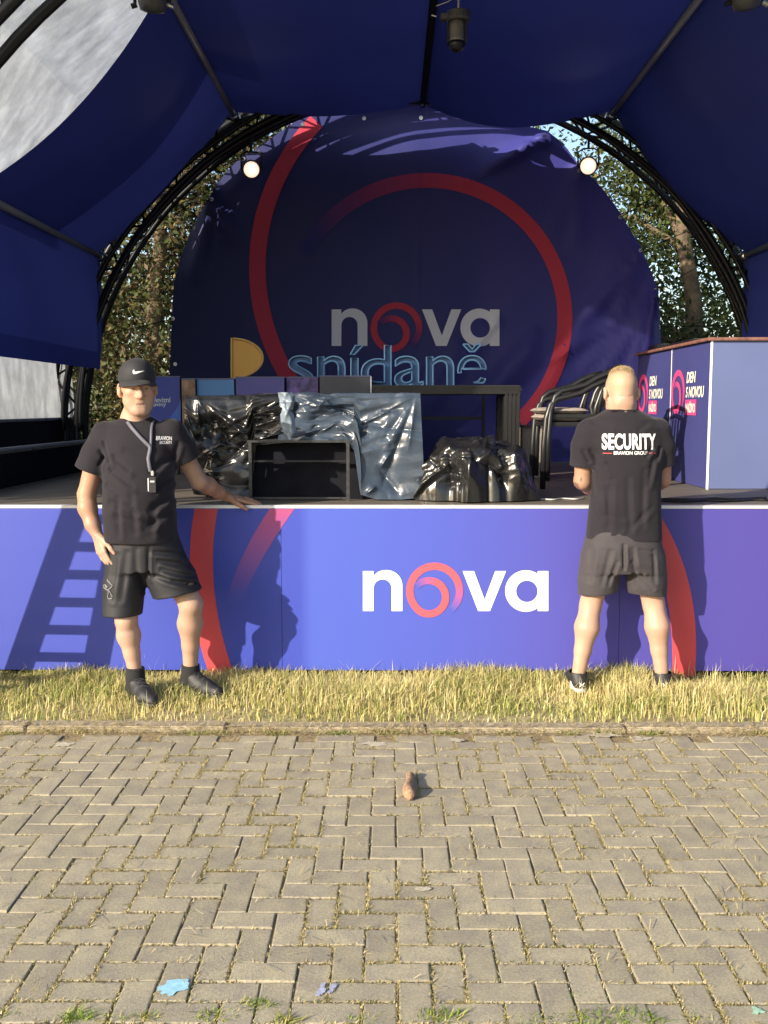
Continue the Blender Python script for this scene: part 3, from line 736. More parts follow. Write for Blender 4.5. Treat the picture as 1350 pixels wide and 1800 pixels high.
# ------------------------------------------------------------------ counter at the right
Yc0 = 6.90; pc = G(1242, 860, ZS); Yc0 = pc.y; xc0 = pc.x
Yc1 = 8.95; Ym = 7.88; HC = 1.02
ct = empty('counter', (xc0+.2, (Yc0+Yc1)/2, ZS), 'blue panelled bar counter with printed logos at the right of the stage', 'counter')
M_cblue = mat('counter_print_lit', (.095,.12,.25), .45, noise=.05, nscale=2, spec=.5)  # front face: washed light put into the print colour
M_cside = mat('counter_print_shaded', (.045,.05,.175), .45, noise=.05, nscale=2, spec=.4)  # same print for the side faces, their dimmer light put into the colour
M_edge = mat('white_edging', (.75,.75,.76), .4)
M_cwood = mat('counter_wood', (.19,.09,.07), .5, noise=.4, nscale=25)
z1 = ZS + HC
MB().box((xc0+.012, Yc0+.012, ZS), (xc0+.44, Yc1, z1)).build('carcass', M_dark, ct)
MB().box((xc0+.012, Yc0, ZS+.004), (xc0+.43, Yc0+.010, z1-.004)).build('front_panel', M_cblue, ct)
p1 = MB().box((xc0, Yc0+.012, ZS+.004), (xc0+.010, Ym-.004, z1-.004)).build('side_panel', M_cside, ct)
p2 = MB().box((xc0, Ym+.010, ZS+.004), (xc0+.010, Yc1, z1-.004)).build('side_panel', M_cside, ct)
MB().box((xc0-.003, Yc0-.004, ZS), (xc0+.010, Yc0+.009, z1)).build('corner_edging', M_edge, ct)
MB().box((xc0-.002, Ym-.003, ZS), (xc0+.009, Ym+.009, z1)).build('joint_edging', M_edge, ct)
MB().box((xc0-.03, Yc0-.03, z1), (xc0+.47, Yc1+.03, z1+.022), b=.004).build('counter_top', M_cwood, ct)

def text_mesh(s, bold=0.0, size=1.0, shear=0.0, space=1.0):
    cu = bpy.data.curves.new('t', 'FONT'); cu.body = s; cu.size = size; cu.offset = bold; cu.shear = shear; cu.space_character = space
    cu.resolution_u = 6
    o = bpy.data.objects.new('t', cu); COL.objects.link(o)
    dg = bpy.context.evaluated_depsgraph_get(); ob = o.evaluated_get(dg); me = ob.to_mesh()
    V = np.array([tuple(v.co) for v in me.vertices]).reshape(-1, 3)[:, :2]; F = [tuple(p.vertices) for p in me.polygons]
    ob.to_mesh_clear(); bpy.data.objects.remove(o); bpy.data.curves.remove(cu)
    return V, F
def text_fit(s, u0, v0, u1, v1, mp, name, matl, parent, bold=0.0, shear=0.0, space=1.0, sub=0):
    """fit the text into the box (u0,v0)-(u1,v1), v up, mapped by mp(u,v)->world"""
    V, F = text_mesh(s, bold, shear=shear, space=space)
    lo = V.min(0); hi = V.max(0)
    U = np.array([u0, v0]) + (V-lo)/(hi-lo)*np.array([u1-u0, v1-v0])
    if sub:
        bm = bmesh.new(); vs = [bm.verts.new((a, b, 0)) for a, b in U]
        for f in F:
            try: bm.faces.new([vs[i] for i in f])
            except ValueError: pass
        for _ in range(sub):
            ed = [e for e in bm.edges if e.calc_length() > .012]
            if ed: bmesh.ops.subdivide_edges(bm, edges=ed, cuts=1)
            bmesh.ops.triangulate(bm, faces=[f for f in bm.faces if len(f.verts) > 3])
        bm.verts.index_update(); U = np.array([(v.co.x, v.co.y) for v in bm.verts]); F = [[v.index for v in f.verts] for f in bm.faces]; bm.free()
    P = [mp(a, b) for a, b in U]
    return mk(name, P, F, matl, parent)
M_pinkp = mat('pink_print', (.70,.06,.20), .5); M_cream = mat('cream_print', (.80,.78,.68), .5)
def counter_logo(par, yo):
    # panel-local: u along -Y->+Y as seen from the left: screen right = nearer = smaller Y ; u measured rightwards
    mp = lambda off: (lambda u, v: Vector((xc0 - off, yo - u, ZS + v)))
    def rg(cu, cv, ro, ri, a0, a1, off, fade):
        f = mp(off); V = []; C = []; F = []; n = 64
        for k in range(n+1):
            t = k/n; a = R(a0+(a1-a0)*t)
            for r in (ri, (ri+ro)/2, ro): V.append(f(cu + r*math.cos(a), cv + r*math.sin(a))); C.append(lerp3((.70,.06,.20), (.045,.05,.175), fade(t)))
        for k in range(n):
            for q in range(2): i = k*3+q; F.append((i, i+3, i+4, i+1))
        mk('print_ring', V, F, M_attr, par, col=C)
    rg(.19, .675, .175, .132, -48, 235, .003, lambda t: max(0, 1-t*4))
    rg(.158, .638, .125, .085, -150, 140, .005, lambda t: max(0, (t-.72)/.28))
    text_fit('DEN', .41, .745, .63, .825, mp(.004), 'print_text', M_cream, par, bold=.028, shear=.15)
    text_fit('S NOVOU', .40, .637, .83, .718, mp(.004), 'print_text', M_cream, par, bold=.028, shear=.15)
    poly('print_tag', [[(.395,.51),(.66,.51),(.66,.622),(.395,.622)]], mp(.004), M_pinkp, par)
    text_fit('NAŽIVO', .415, .528, .64, .612, mp(.006), 'print_text', M_cream, par, bold=.03)
counter_logo(p1, Ym - .012)
counter_logo(p2, Yc1 - .02)
# black cases on the counter
for (x0, x1_, y0, y1, h, lab) in ((xc0+.05, xc0+.36, 7.6, 8.2, .035, 'flat black case lying on the counter top, nearer one'), (xc0+.02, xc0+.20, 8.4, 8.7, .045, 'small dark tray on the far end of the counter top')):
    e = empty('flat_case', ((x0+x1_)/2, (y0+y1)/2, z1+.022), lab, 'case')
    MB().box((x0, y0, z1+.022), (x1_, y1, z1+.022+h), b=.008).build('body', M_frame, e)
    MB().box((x0+.05, y0+.03, z1+.022+h), (x1_-.05, y1-.03, z1+.03+h), b=.003).build('lid', M_grey, e)

# ------------------------------------------------------------------ printed boxes behind the plastic
def pbox(px0, px1, py0, py1, Y, label, matl, depth=.45, prints=None, to_floor=True):
    a = W(px0, py0, Y); b = W(px1, py1, Y); zb = ZS if to_floor else b.z
    t = empty('display_box', ((a.x+b.x)/2, Y+depth/2, zb), label, 'display box', 'printed boxes behind the plastic-covered table')
    MB().box((a.x, Y+.006, zb), (b.x, Y+depth, a.z)).build('carcass', M_dark, t)
    f = MB().box((a.x+.002, Y, zb+.003), (b.x-.002, Y+.0055, a.z-.003)).build('front_panel', matl, t)
    MB().box((a.x-.001, Y-.002, a.z-.001), (b.x+.001, Y+.02, a.z+.009)).build('top_edge', mat('edge_'+label[:6], (.12,.12,.25), .4), t)
    return t, f
MT = lambda n, c, **k: mat(n, c, .45, **k)
Y0 = 8.3
t, f = pbox(262, 318, 663, 752, Y0+.02, 'royal blue display board with small white lettering beside the capped man', MT('royal', (.035,.06,.36)), to_floor=False)
poly('print_arc', [[(317.5,751.5),(317.5,700)]+[(317.5-34*t, 700+38*t**.55+12*t) for t in np.linspace(.03,1,14)]], lambda u, v: W(u, v, Y0+.016), MT('bright_blue', (.05,.16,.62)), f)
for s, ya, yb, xa in (('televizní', 698, 707.5, 262), ('noviny', 707.5, 716.5, 264)):
    text_fit(s, xa, -yb, 300 if s[0] == 't' else 292, -ya, lambda u, v: W(u, -v, Y0+.013), 'print_text', M_white, f, bold=.012)
for xx in (268, 312): MB().tube([W(xx,752,Y0+.1), (W(xx,752,Y0+.1).x, Y0+.1, ZS)], .015, 6).build('leg', M_frame, t)
M_por = mat('portrait_print', (.42,.24,.14), .5, col2=(.10,.045,.03), mixscale=7, noise=.3, nscale=20)
t, f = pbox(318.5, 345, 667, 749, Y0-.06, 'narrow board with a brown blurred portrait print', M_por, depth=.05, to_floor=False)
for xx in (325, 340): MB().tube([W(xx,749,Y0-.03), (W(xx,749,Y0-.03).x, Y0-.03, ZS)], .012, 6).build('leg', M_frame, t)
pbox(345.5, 413, 667, 752, Y0, 'display box with a sky-blue front behind the plastic sheet', MT('sky_blue', (.085,.25,.55)))
pbox(414, 501, 664, 752, Y0+.02, 'display box with a plain violet front behind the plastic sheet', MT('violet', (.085,.075,.32)))
M_pat = mat('purple_pattern', (.03,.02,.10), .45, col2=(.22,.12,.45), mixscale=14)
t, f = pbox(503, 560, 664, 752, Y0+.10, 'display box with a dark purple streaked print', M_pat)
t, f = pbox(561.5, 652, 662, 752, Y0-.02, 'display box with a plain dark grey front next to the wicker table', MT('slate', (.055,.055,.075), noise=.2, nscale=4))
MB().box(tuple(W(651.0,662,Y0-.024)-Vector((0,0,.35))), tuple(W(653.2,662,Y0-.01))).build('edging', M_edge, t)
# podcast card
a = W(334, 781, 7.4); b = W(372, 813, 7.4); cd = empty('sign_card', ((a.x+b.x)/2, 7.4, ZS), 'small white card with dark hand lettering on the stage floor', 'sign')
f = MB().box((a.x, 7.4, b.z), (b.x, 7.41, a.z)).build('card', MT('card_white', (.50,.53,.66)), cd)
M_ink = MT('ink', (.02,.025,.07))
text_fit('POD', 337, -809, 359, -797, lambda u, v: W(u, -v, 7.397), 'print_text', M_ink, f, bold=.02)
text_fit('Ec', 337, -796, 354, -784, lambda u, v: W(u, -v, 7.397), 'print_text', M_ink, f, bold=.01, shear=.4)
poly('print_line', [[(335,-783),(356,-782.6),(356,-782),(335,-782.2)]], lambda u, v: W(u, -v, 7.397), M_ink, f)
for xx in (338, 366): MB().tube([W(xx,812,7.42), (W(xx,812,7.42).x, 7.42, ZS)], .006, 6).build('leg', M_alu, cd)

# orange half-disc shape standing on the boxes
Yo = 8.62; M_or = MT('orange_acrylic', (.74,.37,.045)); M_or2 = MT('orange_rim', (.72,.42,.10))
pts = [(407,664),(407,596)] + [(407+54*math.sin(a)*1.0, 664-34-34*math.cos(a)) if False else (407+54*math.sin(a), 664-68*(.5+.5*math.cos(a))) for a in np.linspace(0.02, math.pi*.98, 26)]
hd = empty('half_disc_sign', W(430, 664, Yo), 'orange raised half-disc sign standing on the boxes', 'sign')
def slab(name, loop, Ya, Yb, matl, par):
    n = len(loop); V = [W(p[0], p[1], Ya) for p in loop]; V += [Vector((v.x, Yb, v.z)) for v in V]
    F = [tuple(range(n-1,-1,-1)), tuple(range(n, 2*n))] + [(i, (i+1) % n, n+(i+1) % n, n+i) for i in range(n)]
    return mk(name, V, F, matl, par)
loop = [(407,664),(407,594)] + [(408+54*math.sin(a), 629.5-34.5*math.cos(a)) for a in np.linspace(0.05, math.pi*.97, 26)]
slab('face', loop, Yo, Yo+.03, M_or, hd)
MB().tube([W(p[0], p[1], Yo-.02) for p in loop], .009, 6, closed=True).build('rim', M_or2, hd)

# channel letters 'snídaně'
sg = empty('letter_sign', W(680, 677, 8.72), 'pale blue outlined channel-letter sign reading snídaně', 'sign')
M_ch = mat('channel_blue', (.07,.17,.38), .5); M_chr = mat('channel_rim', (.17,.36,.62), .4)
k = 3.293; Yl = 8.72
for ch, u0, u1, vt, vb in (('s',60,200,382,560),('n',228,385,385,556),('í',415,490,322,556),('d',480,650,322,560),('a',672,835,385,560),('n',855,1010,385,556),('ě',1035,1197,315,560)):
    V, F = text_mesh(ch); lo = V.min(0); hi = V.max(0)
    U = (V-lo)/(hi-lo); PX = 490 + (u0 + U[:,0]*(u1-u0))/k; PY = 510 + (vb - U[:,1]*(vb-vt))/k
    P0 = [W(a, b, Yl) for a, b in zip(PX, PY)]
    bm = bmesh.new(); vs = [bm.verts.new(p) for p in P0]
    for f in F:
        try: bm.faces.new([vs[i] for i in f])
        except ValueError: pass
    bm.verts.ensure_lookup_table(); bm.verts.index_update()
    bed = [(e.verts[0].index, e.verts[1].index) for e in bm.edges if e.is_boundary]; bm.free()
    lt = mk('letter', P0, F, M_ch, sg)
    m = MB()
    for i, j in bed:
        a, b = P0[i], P0[j]; fw = Vector((0, -.05, 0)); m.add([a, b, b+fw, a+fw], [(0,1,2,3)])
    m.build('side_wall', M_ch, lt)
    # rim tubes along the front outline: chain boundary edges into loops
    nx = {}
    for i, j in bed: nx.setdefault(i, []).append(j); nx.setdefault(j, []).append(i)
    seen = set(); m = MB()
    for s0 in nx:
        if s0 in seen: continue
        lp = [s0]; seen.add(s0); cur = s0
        while True:
            nb = [q for q in nx[cur] if q not in seen]
            if not nb: break
            cur = nb[0]; seen.add(cur); lp.append(cur)
        if len(lp) > 2: m.tube([P0[i] + Vector((0,-.052,0)) for i in lp], .0075, 5, closed=True)
    m.build('rim', M_chr, lt)
# shelf carrying the sign
sf = empty('sign_shelf', (W(680,690,8.72).x, 8.72, ZS), 'black plinth carrying the channel-letter sign, mostly hidden behind boxes', 'plinth')
a = W(400, 680.5, 8.60); b = W(648, 680.5, 8.60)
MB().box((a.x, 8.60, a.z-.02), (b.x, 8.95, a.z)).build('top', M_frame, sf)
for xx in (a.x+.05, b.x-.05): MB().box((xx-.02, 8.62, ZS), (xx+.02, 8.9, a.z-.021)).build('leg', M_frame, sf)
a2 = W(648, 680.5, 8.68); b2 = W(860, 680.5, 8.68)
MB().box((b.x+.002, 8.66, a.z-.02), (b2.x, 8.78, a.z-.001)).build('extension', M_frame, sf)
for xx in (735, 850):
    p = W(xx, 682, 8.72); MB().box((p.x-.012, 8.70, ZS), (p.x+.012, 8.74, a.z-.021)).build('leg', M_frame, sf)
p0, p1_ = W(735, 735, 8.72), W(850, 735, 8.72); MB().box((p0.x+.0125, 8.71, p0.z-.012), (p1_.x-.0125, 8.73, p0.z+.012)).build('crossbar', M_frame, sf)

# ------------------------------------------------------------------ wicker table
M_wick = bpy.data.materials.new('wicker'); M_wick.use_nodes = True
nt = M_wick.node_tree; L = nt.links.new; bs = nt.nodes['Principled BSDF']; bs.inputs['Roughness'].default_value = .45
ge = nt.nodes.new('ShaderNodeNewGeometry'); br_ = nt.nodes.new('ShaderNodeTexBrick'); br_.inputs['Scale'].default_value = 28; br_.inputs['Mortar Size'].default_value = .03
br_.inputs['Color1'].default_value = (.026,.023,.023,1); br_.inputs['Color2'].default_value = (.016,.015,.015,1); br_.inputs['Mortar'].default_value = (.006,.006,.006,1)
mpp = nt.nodes.new('ShaderNodeMapping'); mpp.inputs['Rotation'].default_value = (R(90), 0, 0); L(ge.outputs['Position'], mpp.inputs['Vector']); L(mpp.outputs[0], br_.inputs['Vector'])
L(br_.outputs['Color'], bs.inputs['Base Color']); bp = nt.nodes.new('ShaderNodeBump'); bp.inputs['Strength'].default_value = .9; bp.inputs['Distance'].default_value = .006; bp.invert = True
L(br_.outputs['Fac'], bp.inputs['Height']); L(bp.outputs[0], bs.inputs['Normal'])
Yw = 7.75; a = W(655, 677, Yw); b = W(916, 677, Yw)
wt = empty('wicker_table', ((a.x+b.x)/2, Yw+.3, ZS), 'dark brown wicker garden table behind the plastic heap', 'table')
s = 1750/Yw
th_ = 16/s; lw = 29/s
def woven(name, lo, hi, par):
    m = MB().box(lo, hi, b=.012); o = m.build(name, M_wick, par)
    # strands standing proud of the clad face
    return o
woven('table_top', (a.x, Yw, a.z-th_), (b.x, Yw+.62, a.z), wt)
for x0_, x1_ in ((a.x+.004, a.x+lw), (b.x-lw, b.x-.004)):
    for y0_, y1_ in ((Yw+.003, Yw+.003+lw), (Yw+.617-lw, Yw+.617)):
        woven('leg', (x0_, y0_, ZS), (x1_, y1_, a.z-th_-.001), wt)
# woven strand relief on the front rail and right leg
mwv = MB()
nx_ = 60
for i in range(nx_):
    for q in range(3):
        x0_ = a.x + (b.x-a.x)*(i + .5*(q % 2))/nx_; zz = a.z - th_*(q+.5)/3
        mwv.box((x0_, Yw-.005, zz-.008), (x0_+(b.x-a.x)/nx_*.8, Yw+.0, zz+.008))
o = mwv.build('strand_weave', M_wick, wt); tag(o, kind='stuff')
mwv = MB()
for i in range(46):
    for q in range(4):
        zz = ZS + (a.z-th_-ZS)*(i+.5*(q % 2))/46; xx = b.x - lw + (lw-.004)*(q+.5)/4
        mwv.box((xx-.011, Yw-.002, zz), (xx+.011, Yw+.003, zz+.014))
o = mwv.build('strand_weave', M_wick, wt); tag(o, kind='stuff')

# ------------------------------------------------------------------ stacked armchairs
M_chair = mat('black_resin', (.012,.012,.013), .35); M_cush = mat('taupe_cushion', (.30,.255,.225), .85, noise=.12, nscale=40, bump=.3, bscale=120)
Yq = 7.15
def armchair(dx, dz, label):
    t = empty('armchair', tuple(W(1000, 830, Yq) + Vector((0,0,0))), label, 'chair', 'stacked armchairs at the right of the stage')
    D = Vector((dx, 0, dz))
    def P(px, py, y): return W(px, py, y) + D
    for side, y in (('near', Yq-.27), ('far', Yq+.27)):
        prof = [(944,826),(946,780),(950,735),(957,712),(968,702),(985,698),(1008,692),(1028,680),(1046,672),(1064,668)]
        sc = [W(px, py, Yq) for px, py in prof]; pts = [Vector((v.x, y, v.z)) + D for v in sc]; pts[0].z = ZS + max(0, dz)*.0 + (.005 if dz == 0 else .06)
        MB().tube(pts, .021, 8).build('arm_leg', M_chair, t, smooth=True)
        pr = [(1082,828),(1060,745),(1052,715),(1060,690),(1070,674),(1076,662)]
        sc = [W(px, py, Yq) for px, py in pr]; pts = [Vector((v.x, y, v.z)) + D for v in sc]; pts[0].z = ZS + (.005 if dz == 0 else .06)
        MB().tube(pts, .021, 8).build('back_leg', M_chair, t, smooth=True)
        pr = [(1029,746),(1034,715),(1043,690),(1052,674)]
        sc = [W(px, py, Yq) for px, py in pr]
        MB().tube([Vector((v.x, y, v.z)) + D for v in sc], .018, 8).build('arm_support', M_chair, t, smooth=True)
    s0, s1 = P(948,744,Yq), P(1062,748,Yq)
    MB().box((s0.x, Yq-.26, s0.z-.02), (s1.x, Yq+.26, s0.z+.012), b=.008).build('seat', M_chair, t)
    b0, b1 = P(1062,715,Yq), P(1076,664,Yq)
    for kx in range(7):
        y = Yq - .22 + .44*kx/6
        MB().tube([Vector((b0.x, y, b0.z)), Vector((b1.x, y, b1.z))], .012, 6).build('back_slat', M_chair, t, smooth=True)
    MB().tube([Vector((b1.x, Yq-.27, b1.z)), Vector((b1.x+.01, Yq, b1.z+.03)), Vector((b1.x, Yq+.27, b1.z))], .016, 8).build('top_rail', M_chair, t, smooth=True)
    return t
armchair(0, 0, 'black armchair at the bottom of the stack beside the right-hand man')
armchair(.03, .055, 'black armchair stacked on top of the other one beside the right-hand man')
def cushion(px0, px1, py0, py1, label):
    a = W(px0, py0, Yq-.25); b = W(px1, py1, Yq-.25); h = a.z-b.z
    V = []; F = []; nu, nv = 20, 20; rr = random.Random(px0)
    for sgn in (1, -1):
        for i in range(nu+1):
            for j in range(nv+1):
                u, v = i/nu*2-1, j/nv*2-1; q = (max(0, 1-abs(u)**5)*max(0, 1-abs(v)**5))**.5
                V.append(((a.x+b.x)/2 + u*(b.x-a.x)/2, Yq + v*.24, (a.z+b.z)/2 + sgn*h/2*(q + .04*math.sin(u*9+v*4))))
    n = (nu+1)*(nv+1)
    for k in range(2):
        for i in range(nu):
            for j in range(nv):
                q = k*n + i*(nv+1)+j; f = (q, q+1, q+nv+2, q+nv+1); F.append(f if k else f[::-1])
    o = mk('cushion', V, F, M_cush, smooth=True, base=((a.x+b.x)/2, Yq, b.z)); tag(o, label, 'cushion', 'seat cushions on the armchairs'); return o
cushion(948, 1036, 716, 728, 'upper taupe seat cushion on the stacked armchairs')
cushion(950, 1030, 727.5, 741, 'lower taupe seat cushion on the stacked armchairs')
# grey box behind the chair
a = W(918, 752, 7.9); b = W(964, 815, 7.9); e = empty('carton', ((a.x+b.x)/2, 8.0, ZS), 'taped grey-brown carton behind the armchair legs', 'box')
MB().box((a.x, 7.9, ZS), (b.x, 8.15, a.z), b=.006).build('body', mat('carton_grey', (.20,.175,.15), .8, noise=.2, nscale=10), e)
MB().box((a.x+.08, 7.896, ZS+.01), (a.x+.11, 7.8995, a.z-.01)).build('tape', mat('tape', (.32,.28,.24), .4), e)
MB().box((a.x-.004, 7.89, a.z+.001), (b.x+.004, 8.16, a.z+.02)).build('lid', mat('lid_dark', (.06,.035,.035), .6), e)
# cables on the deck edge
for k, (px0, px1, py, lab) in enumerate([(940,1030,878,'thin pale cable lying along the deck edge left of the right-hand man'),(1165,1350,878,'black cable lying along the deck edge at the right'),(1165,1350,881,'second black cable close to the deck edge at the right')]):
    a = G(px0, py, ZS+.008); b = G(px1, py-2, ZS+.008)
    pts = [a.lerp(b, i/20) + Vector((0, .03*math.sin(i*.7+k), .0)) for i in range(21)]
    o = MB().tube(pts, .008 if k else .005, 6).build('cable', M_frame if k else mat('pale_cable', (.4,.4,.38), .5), smooth=True, base=a); tag(o, lab, 'cable')

# ------------------------------------------------------------------ table under plastic, plastic sheets
Yt = 6.12
pt = empty('covered_table', (W(530,880,Yt).x, Yt+.35, ZS), 'black table under the plastic sheet, its frame showing below the hem', 'table')
xa, xb = W(352, 800, Yt+.1).x, W(716, 800, Yt+.1).x; zt = W(500, 699, Yt+.1).z
MB().box((xa, Yt+.10, zt-.03), (xb, Yt+.78, zt), b=.004).build('table_top', M_frame, pt)
for x0_ in (xa+.02, xb-.06):
    for y0_ in (Yt+.14, Yt+.70): MB().box((x0_, y0_, ZS), (x0_+.04, y0_+.04, zt-.031)).build('leg', M_frame, pt)
la = G(441, 880, ZS); lb_ = G(611, 882, ZS); M_rail = mat('worn_black_metal', (.03,.03,.033), .35, noise=.4, nscale=60)
sh = empty('low_frame', ((la.x+lb_.x)/2, la.y+.2, ZS), 'low black metal frame with a shelf standing under the plastic-covered table', 'frame')
zf = W(520, 778, la.y).z
for xx in (la.x, lb_.x): MB().box((xx-.010, la.y-.012, ZS), (xx+.010, la.y+.012, zf)).build('leg', M_rail, sh)
MB().box((la.x-.018, la.y-.016, zf+.001), (lb_.x+.018, la.y+.05, zf+.014)).build('top_rail', M_rail, sh)
MB().box((la.x+.012, la.y+.02, zf-.12), (lb_.x-.012, la.y+.05, zf-.108)).build('mid_rail', M_frame, sh)
MB().box((la.x+.011, la.y-.008, ZS+.012), (lb_.x-.011, la.y+.006, ZS+.022)).build('bottom_rail', M_rail, sh)
MB().box((la.x-.01, la.y+.10, ZS), (lb_.x+.10, la.y+.13, zf-.002)).build('back_board', M_dark, sh)

M_plast = mat('black_polythene', (.012,.012,.013), .21, spec=.55, bump=.10, bscale=30)
M_plastb = mat('polythene_sky_tint', (.036,.050,.074), .27, spec=.6, noise=.2, nscale=9, bump=.10, bscale=30)  # blue-grey of the reflected sky put into the plastic's base colour
def creases(U, V, sx, sz, seed, n, w0, w1, h0, h1, steep, fans=()):
    rr = np.random.default_rng(seed); x = U*sx; z = V*sz; out = np.zeros_like(x); S_ = []
    for k in range(n):
        cx, cz = rr.random()*sx, rr.random()*sz; a = rr.normal(0, .55) + (np.pi/2 if rr.random() < steep else rr.random()*np.pi); l = (.06 + .3*rr.random()**1.5)
        S_.append((cx-np.cos(a)*l/2, cz-np.sin(a)*l/2, cx+np.cos(a)*l/2, cz+np.sin(a)*l/2, rr.uniform(w0, w1), rr.uniform(h0, h1)*rr.choice([-1,1])))
    for (fx, fz, n2, a0, a1, l0, l1) in fans:
        for k in range(n2):
            a = a0 + (a1-a0)*(k+rr.random()*.8)/n2; l = rr.uniform(l0, l1); S_.append((fx*sx, fz*sz, fx*sx+np.cos(a)*l, fz*sz+np.sin(a)*l, rr.uniform(w0, w1)*1.2, rr.uniform(h0, h1)*1.5*(1 if k % 2 else -1)))
    for x0, z0, x1, z1, wd, hh in S_:
        vx, vz = x1-x0, z1-z0; l2 = vx*vx+vz*vz+1e-9; t = np.clip(((x-x0)*vx+(z-z0)*vz)/l2, 0, 1)
        d = np.hypot(x-x0-t*vx, z-z0-t*vz); out += hh*np.exp(-np.sqrt((d/wd)**2+.06)+.245)*np.clip(4*t*(1-t)+.15, 0, 1)
    return out
def sheet(name, fn, nu, nv, amp, seed, matl, label, f0=4.0, base=None, ampfn=None, octs=4, sx=.7, sz=1.2, ncr=90, steep=.5, fans=(), hs=1.0):
    U, Vv = np.meshgrid(np.linspace(0,1,nu), np.linspace(0,1,nv), indexing='ij')
    P = np.array([fn(u, v) for u, v in zip(U.ravel(), Vv.ravel())], float)
    G3 = P.reshape(nu, nv, 3); du = np.gradient(G3, axis=0); dv = np.gradient(G3, axis=1)
    N = np.cross(du, dv); N /= np.linalg.norm(N, axis=2, keepdims=True)+1e-9; N = N.reshape(-1, 3)
    c = creases(U.ravel(), Vv.ravel(), sx, sz, seed, ncr, .010*hs, .045*hs, .006*hs, .030*hs, steep, fans)/amp + .5*vnoise(P[:,0]*3.5+seed, P[:,1]*3, P[:,2]*3.5) + .10*crumple(P, seed+50, 9, 2, .5, 4)
    A = amp*(ampfn(U.ravel(), Vv.ravel()) if ampfn else 1.0)
    P = P + N*(c*A)[:, None]
    P[:,2] = np.maximum(P[:,2], ZS + .006 + .004*np.abs(c))
    F = np.array([(i*nv+j, i*nv+j+1, (i+1)*nv+j+1, (i+1)*nv+j) for i in range(nu-1) for j in range(nv-1)])
    o = mk(name, P, F, matl, smooth=True, base=base or tuple(P.mean(0)*[1,1,0]+[0,0,ZS])); tag(o, label, 'plastic sheet', 'plastic sheets over the stage furniture'); return o
def cover(xL, xR, hemfn, yb, zfun, yfront=Yt, flare=.06):
    """sheet lying over a table: v=0 back edge of top .. v=.35 front edge .. v=1 hem"""
    def fn(u, v):
        x = xL + (xR-xL)*u; zt_ = zfun(u)
        if v < .3: y = yb + (yfront-yb)*(v/.3); return (x, y, zt_)
        t = (v-.3)/.7; r = min(1, t/.05); hz = hemfn(u)
        z = zt_ + (hz-zt_)*t
        return (x + flare*(u-.5)*t, yfront - .012*r - flare*t*.5, z)
    return fn
wz = lambda py, Y=Yt: W(600, py, Y).z
xL = W(330, 800, Yt).x; xM = W(508, 800, Yt).x; xR = W(738, 800, Yt).x
hemA = lambda u: np.interp(u, [0,.10,.42,.58,.64,1], [wz(800),wz(868),wz(876),wz(872),wz(782),wz(776)])
sheet('plastic_sheet', cover(xL, xM+.02, hemA, Yt+.8, lambda u: wz(697)+.006), 170, 230, .034, 3, M_plast, 'crumpled black plastic sheet over the left half of the table', sx=.63, sz=1.3, ncr=80, steep=.35, fans=[(.95,.32,9,1.7,3.0,.3,.75),(.1,.3,7,.6,1.6,.3,.7)], ampfn=lambda u, v: .25+.85*np.clip((v-.28)*3, 0, 1))
hemB = lambda u: np.interp(u, [0,.05,.44,.52,.56,.72,1], [wz(772),wz(776),wz(776),wz(790),wz(868),wz(880),wz(872)])
sheet('plastic_sheet', cover(xM-.03, xR, hemB, Yt+.8, lambda u: wz(696)+.018, yfront=Yt-.02), 190, 230, .036, 8, M_plastb, 'crumpled plastic sheet, sky reflection put into its colour, over the right half of the table', sx=.8, sz=1.3, ncr=80, steep=.35, fans=[(.97,.31,10,1.6,3.0,.4,.9),(.08,.32,7,.2,1.4,.25,.6)], ampfn=lambda u, v: .25+.85*np.clip((v-.28)*3, 0, 1))
# bunched strip where the sheets overlap
sheet('plastic_sheet', lambda u, v: (W(488 + 26*u + 10*v, 800, Yt-.05).x, Yt - .05 - .03*math.sin(u*3.1), wz(690) + (wz(772)-wz(690))*v), 24, 60, .018, 12, mat('pale_polythene', (.17,.21,.26), .35, spec=.6), 'pale bunched strip of plastic where two sheets overlap', sx=.1, sz=.3, ncr=26, hs=.4)
# low heap
def heap(u, v):
    x = W(728 + 216*u, 830, 6.2).x; th = math.pi*v
    hh = np.interp(u, [0,.08,.25,.6,.78,.9,1], [.05,.22,.36,.37,.33,.2,.02])
    y = 6.25 - .36*math.cos(th)*(.55+.45*math.sin(math.pi*min(1,max(0,u*.9+.05)))) ; z = ZS + .008 + hh*max(0, math.sin(th))**.45
    return (x, y, z)
sheet('plastic_sheet', heap, 210, 190, .032, 21, M_plast, 'low heap under crumpled black plastic right of the table', sx=.8, sz=.9, ncr=190, steep=.2, ampfn=lambda u, v: .5 + .8*np.clip(1-v*1.6, 0, 1))
# plastic tongue over the deck edge
# small legs / cables behind the sheet left open

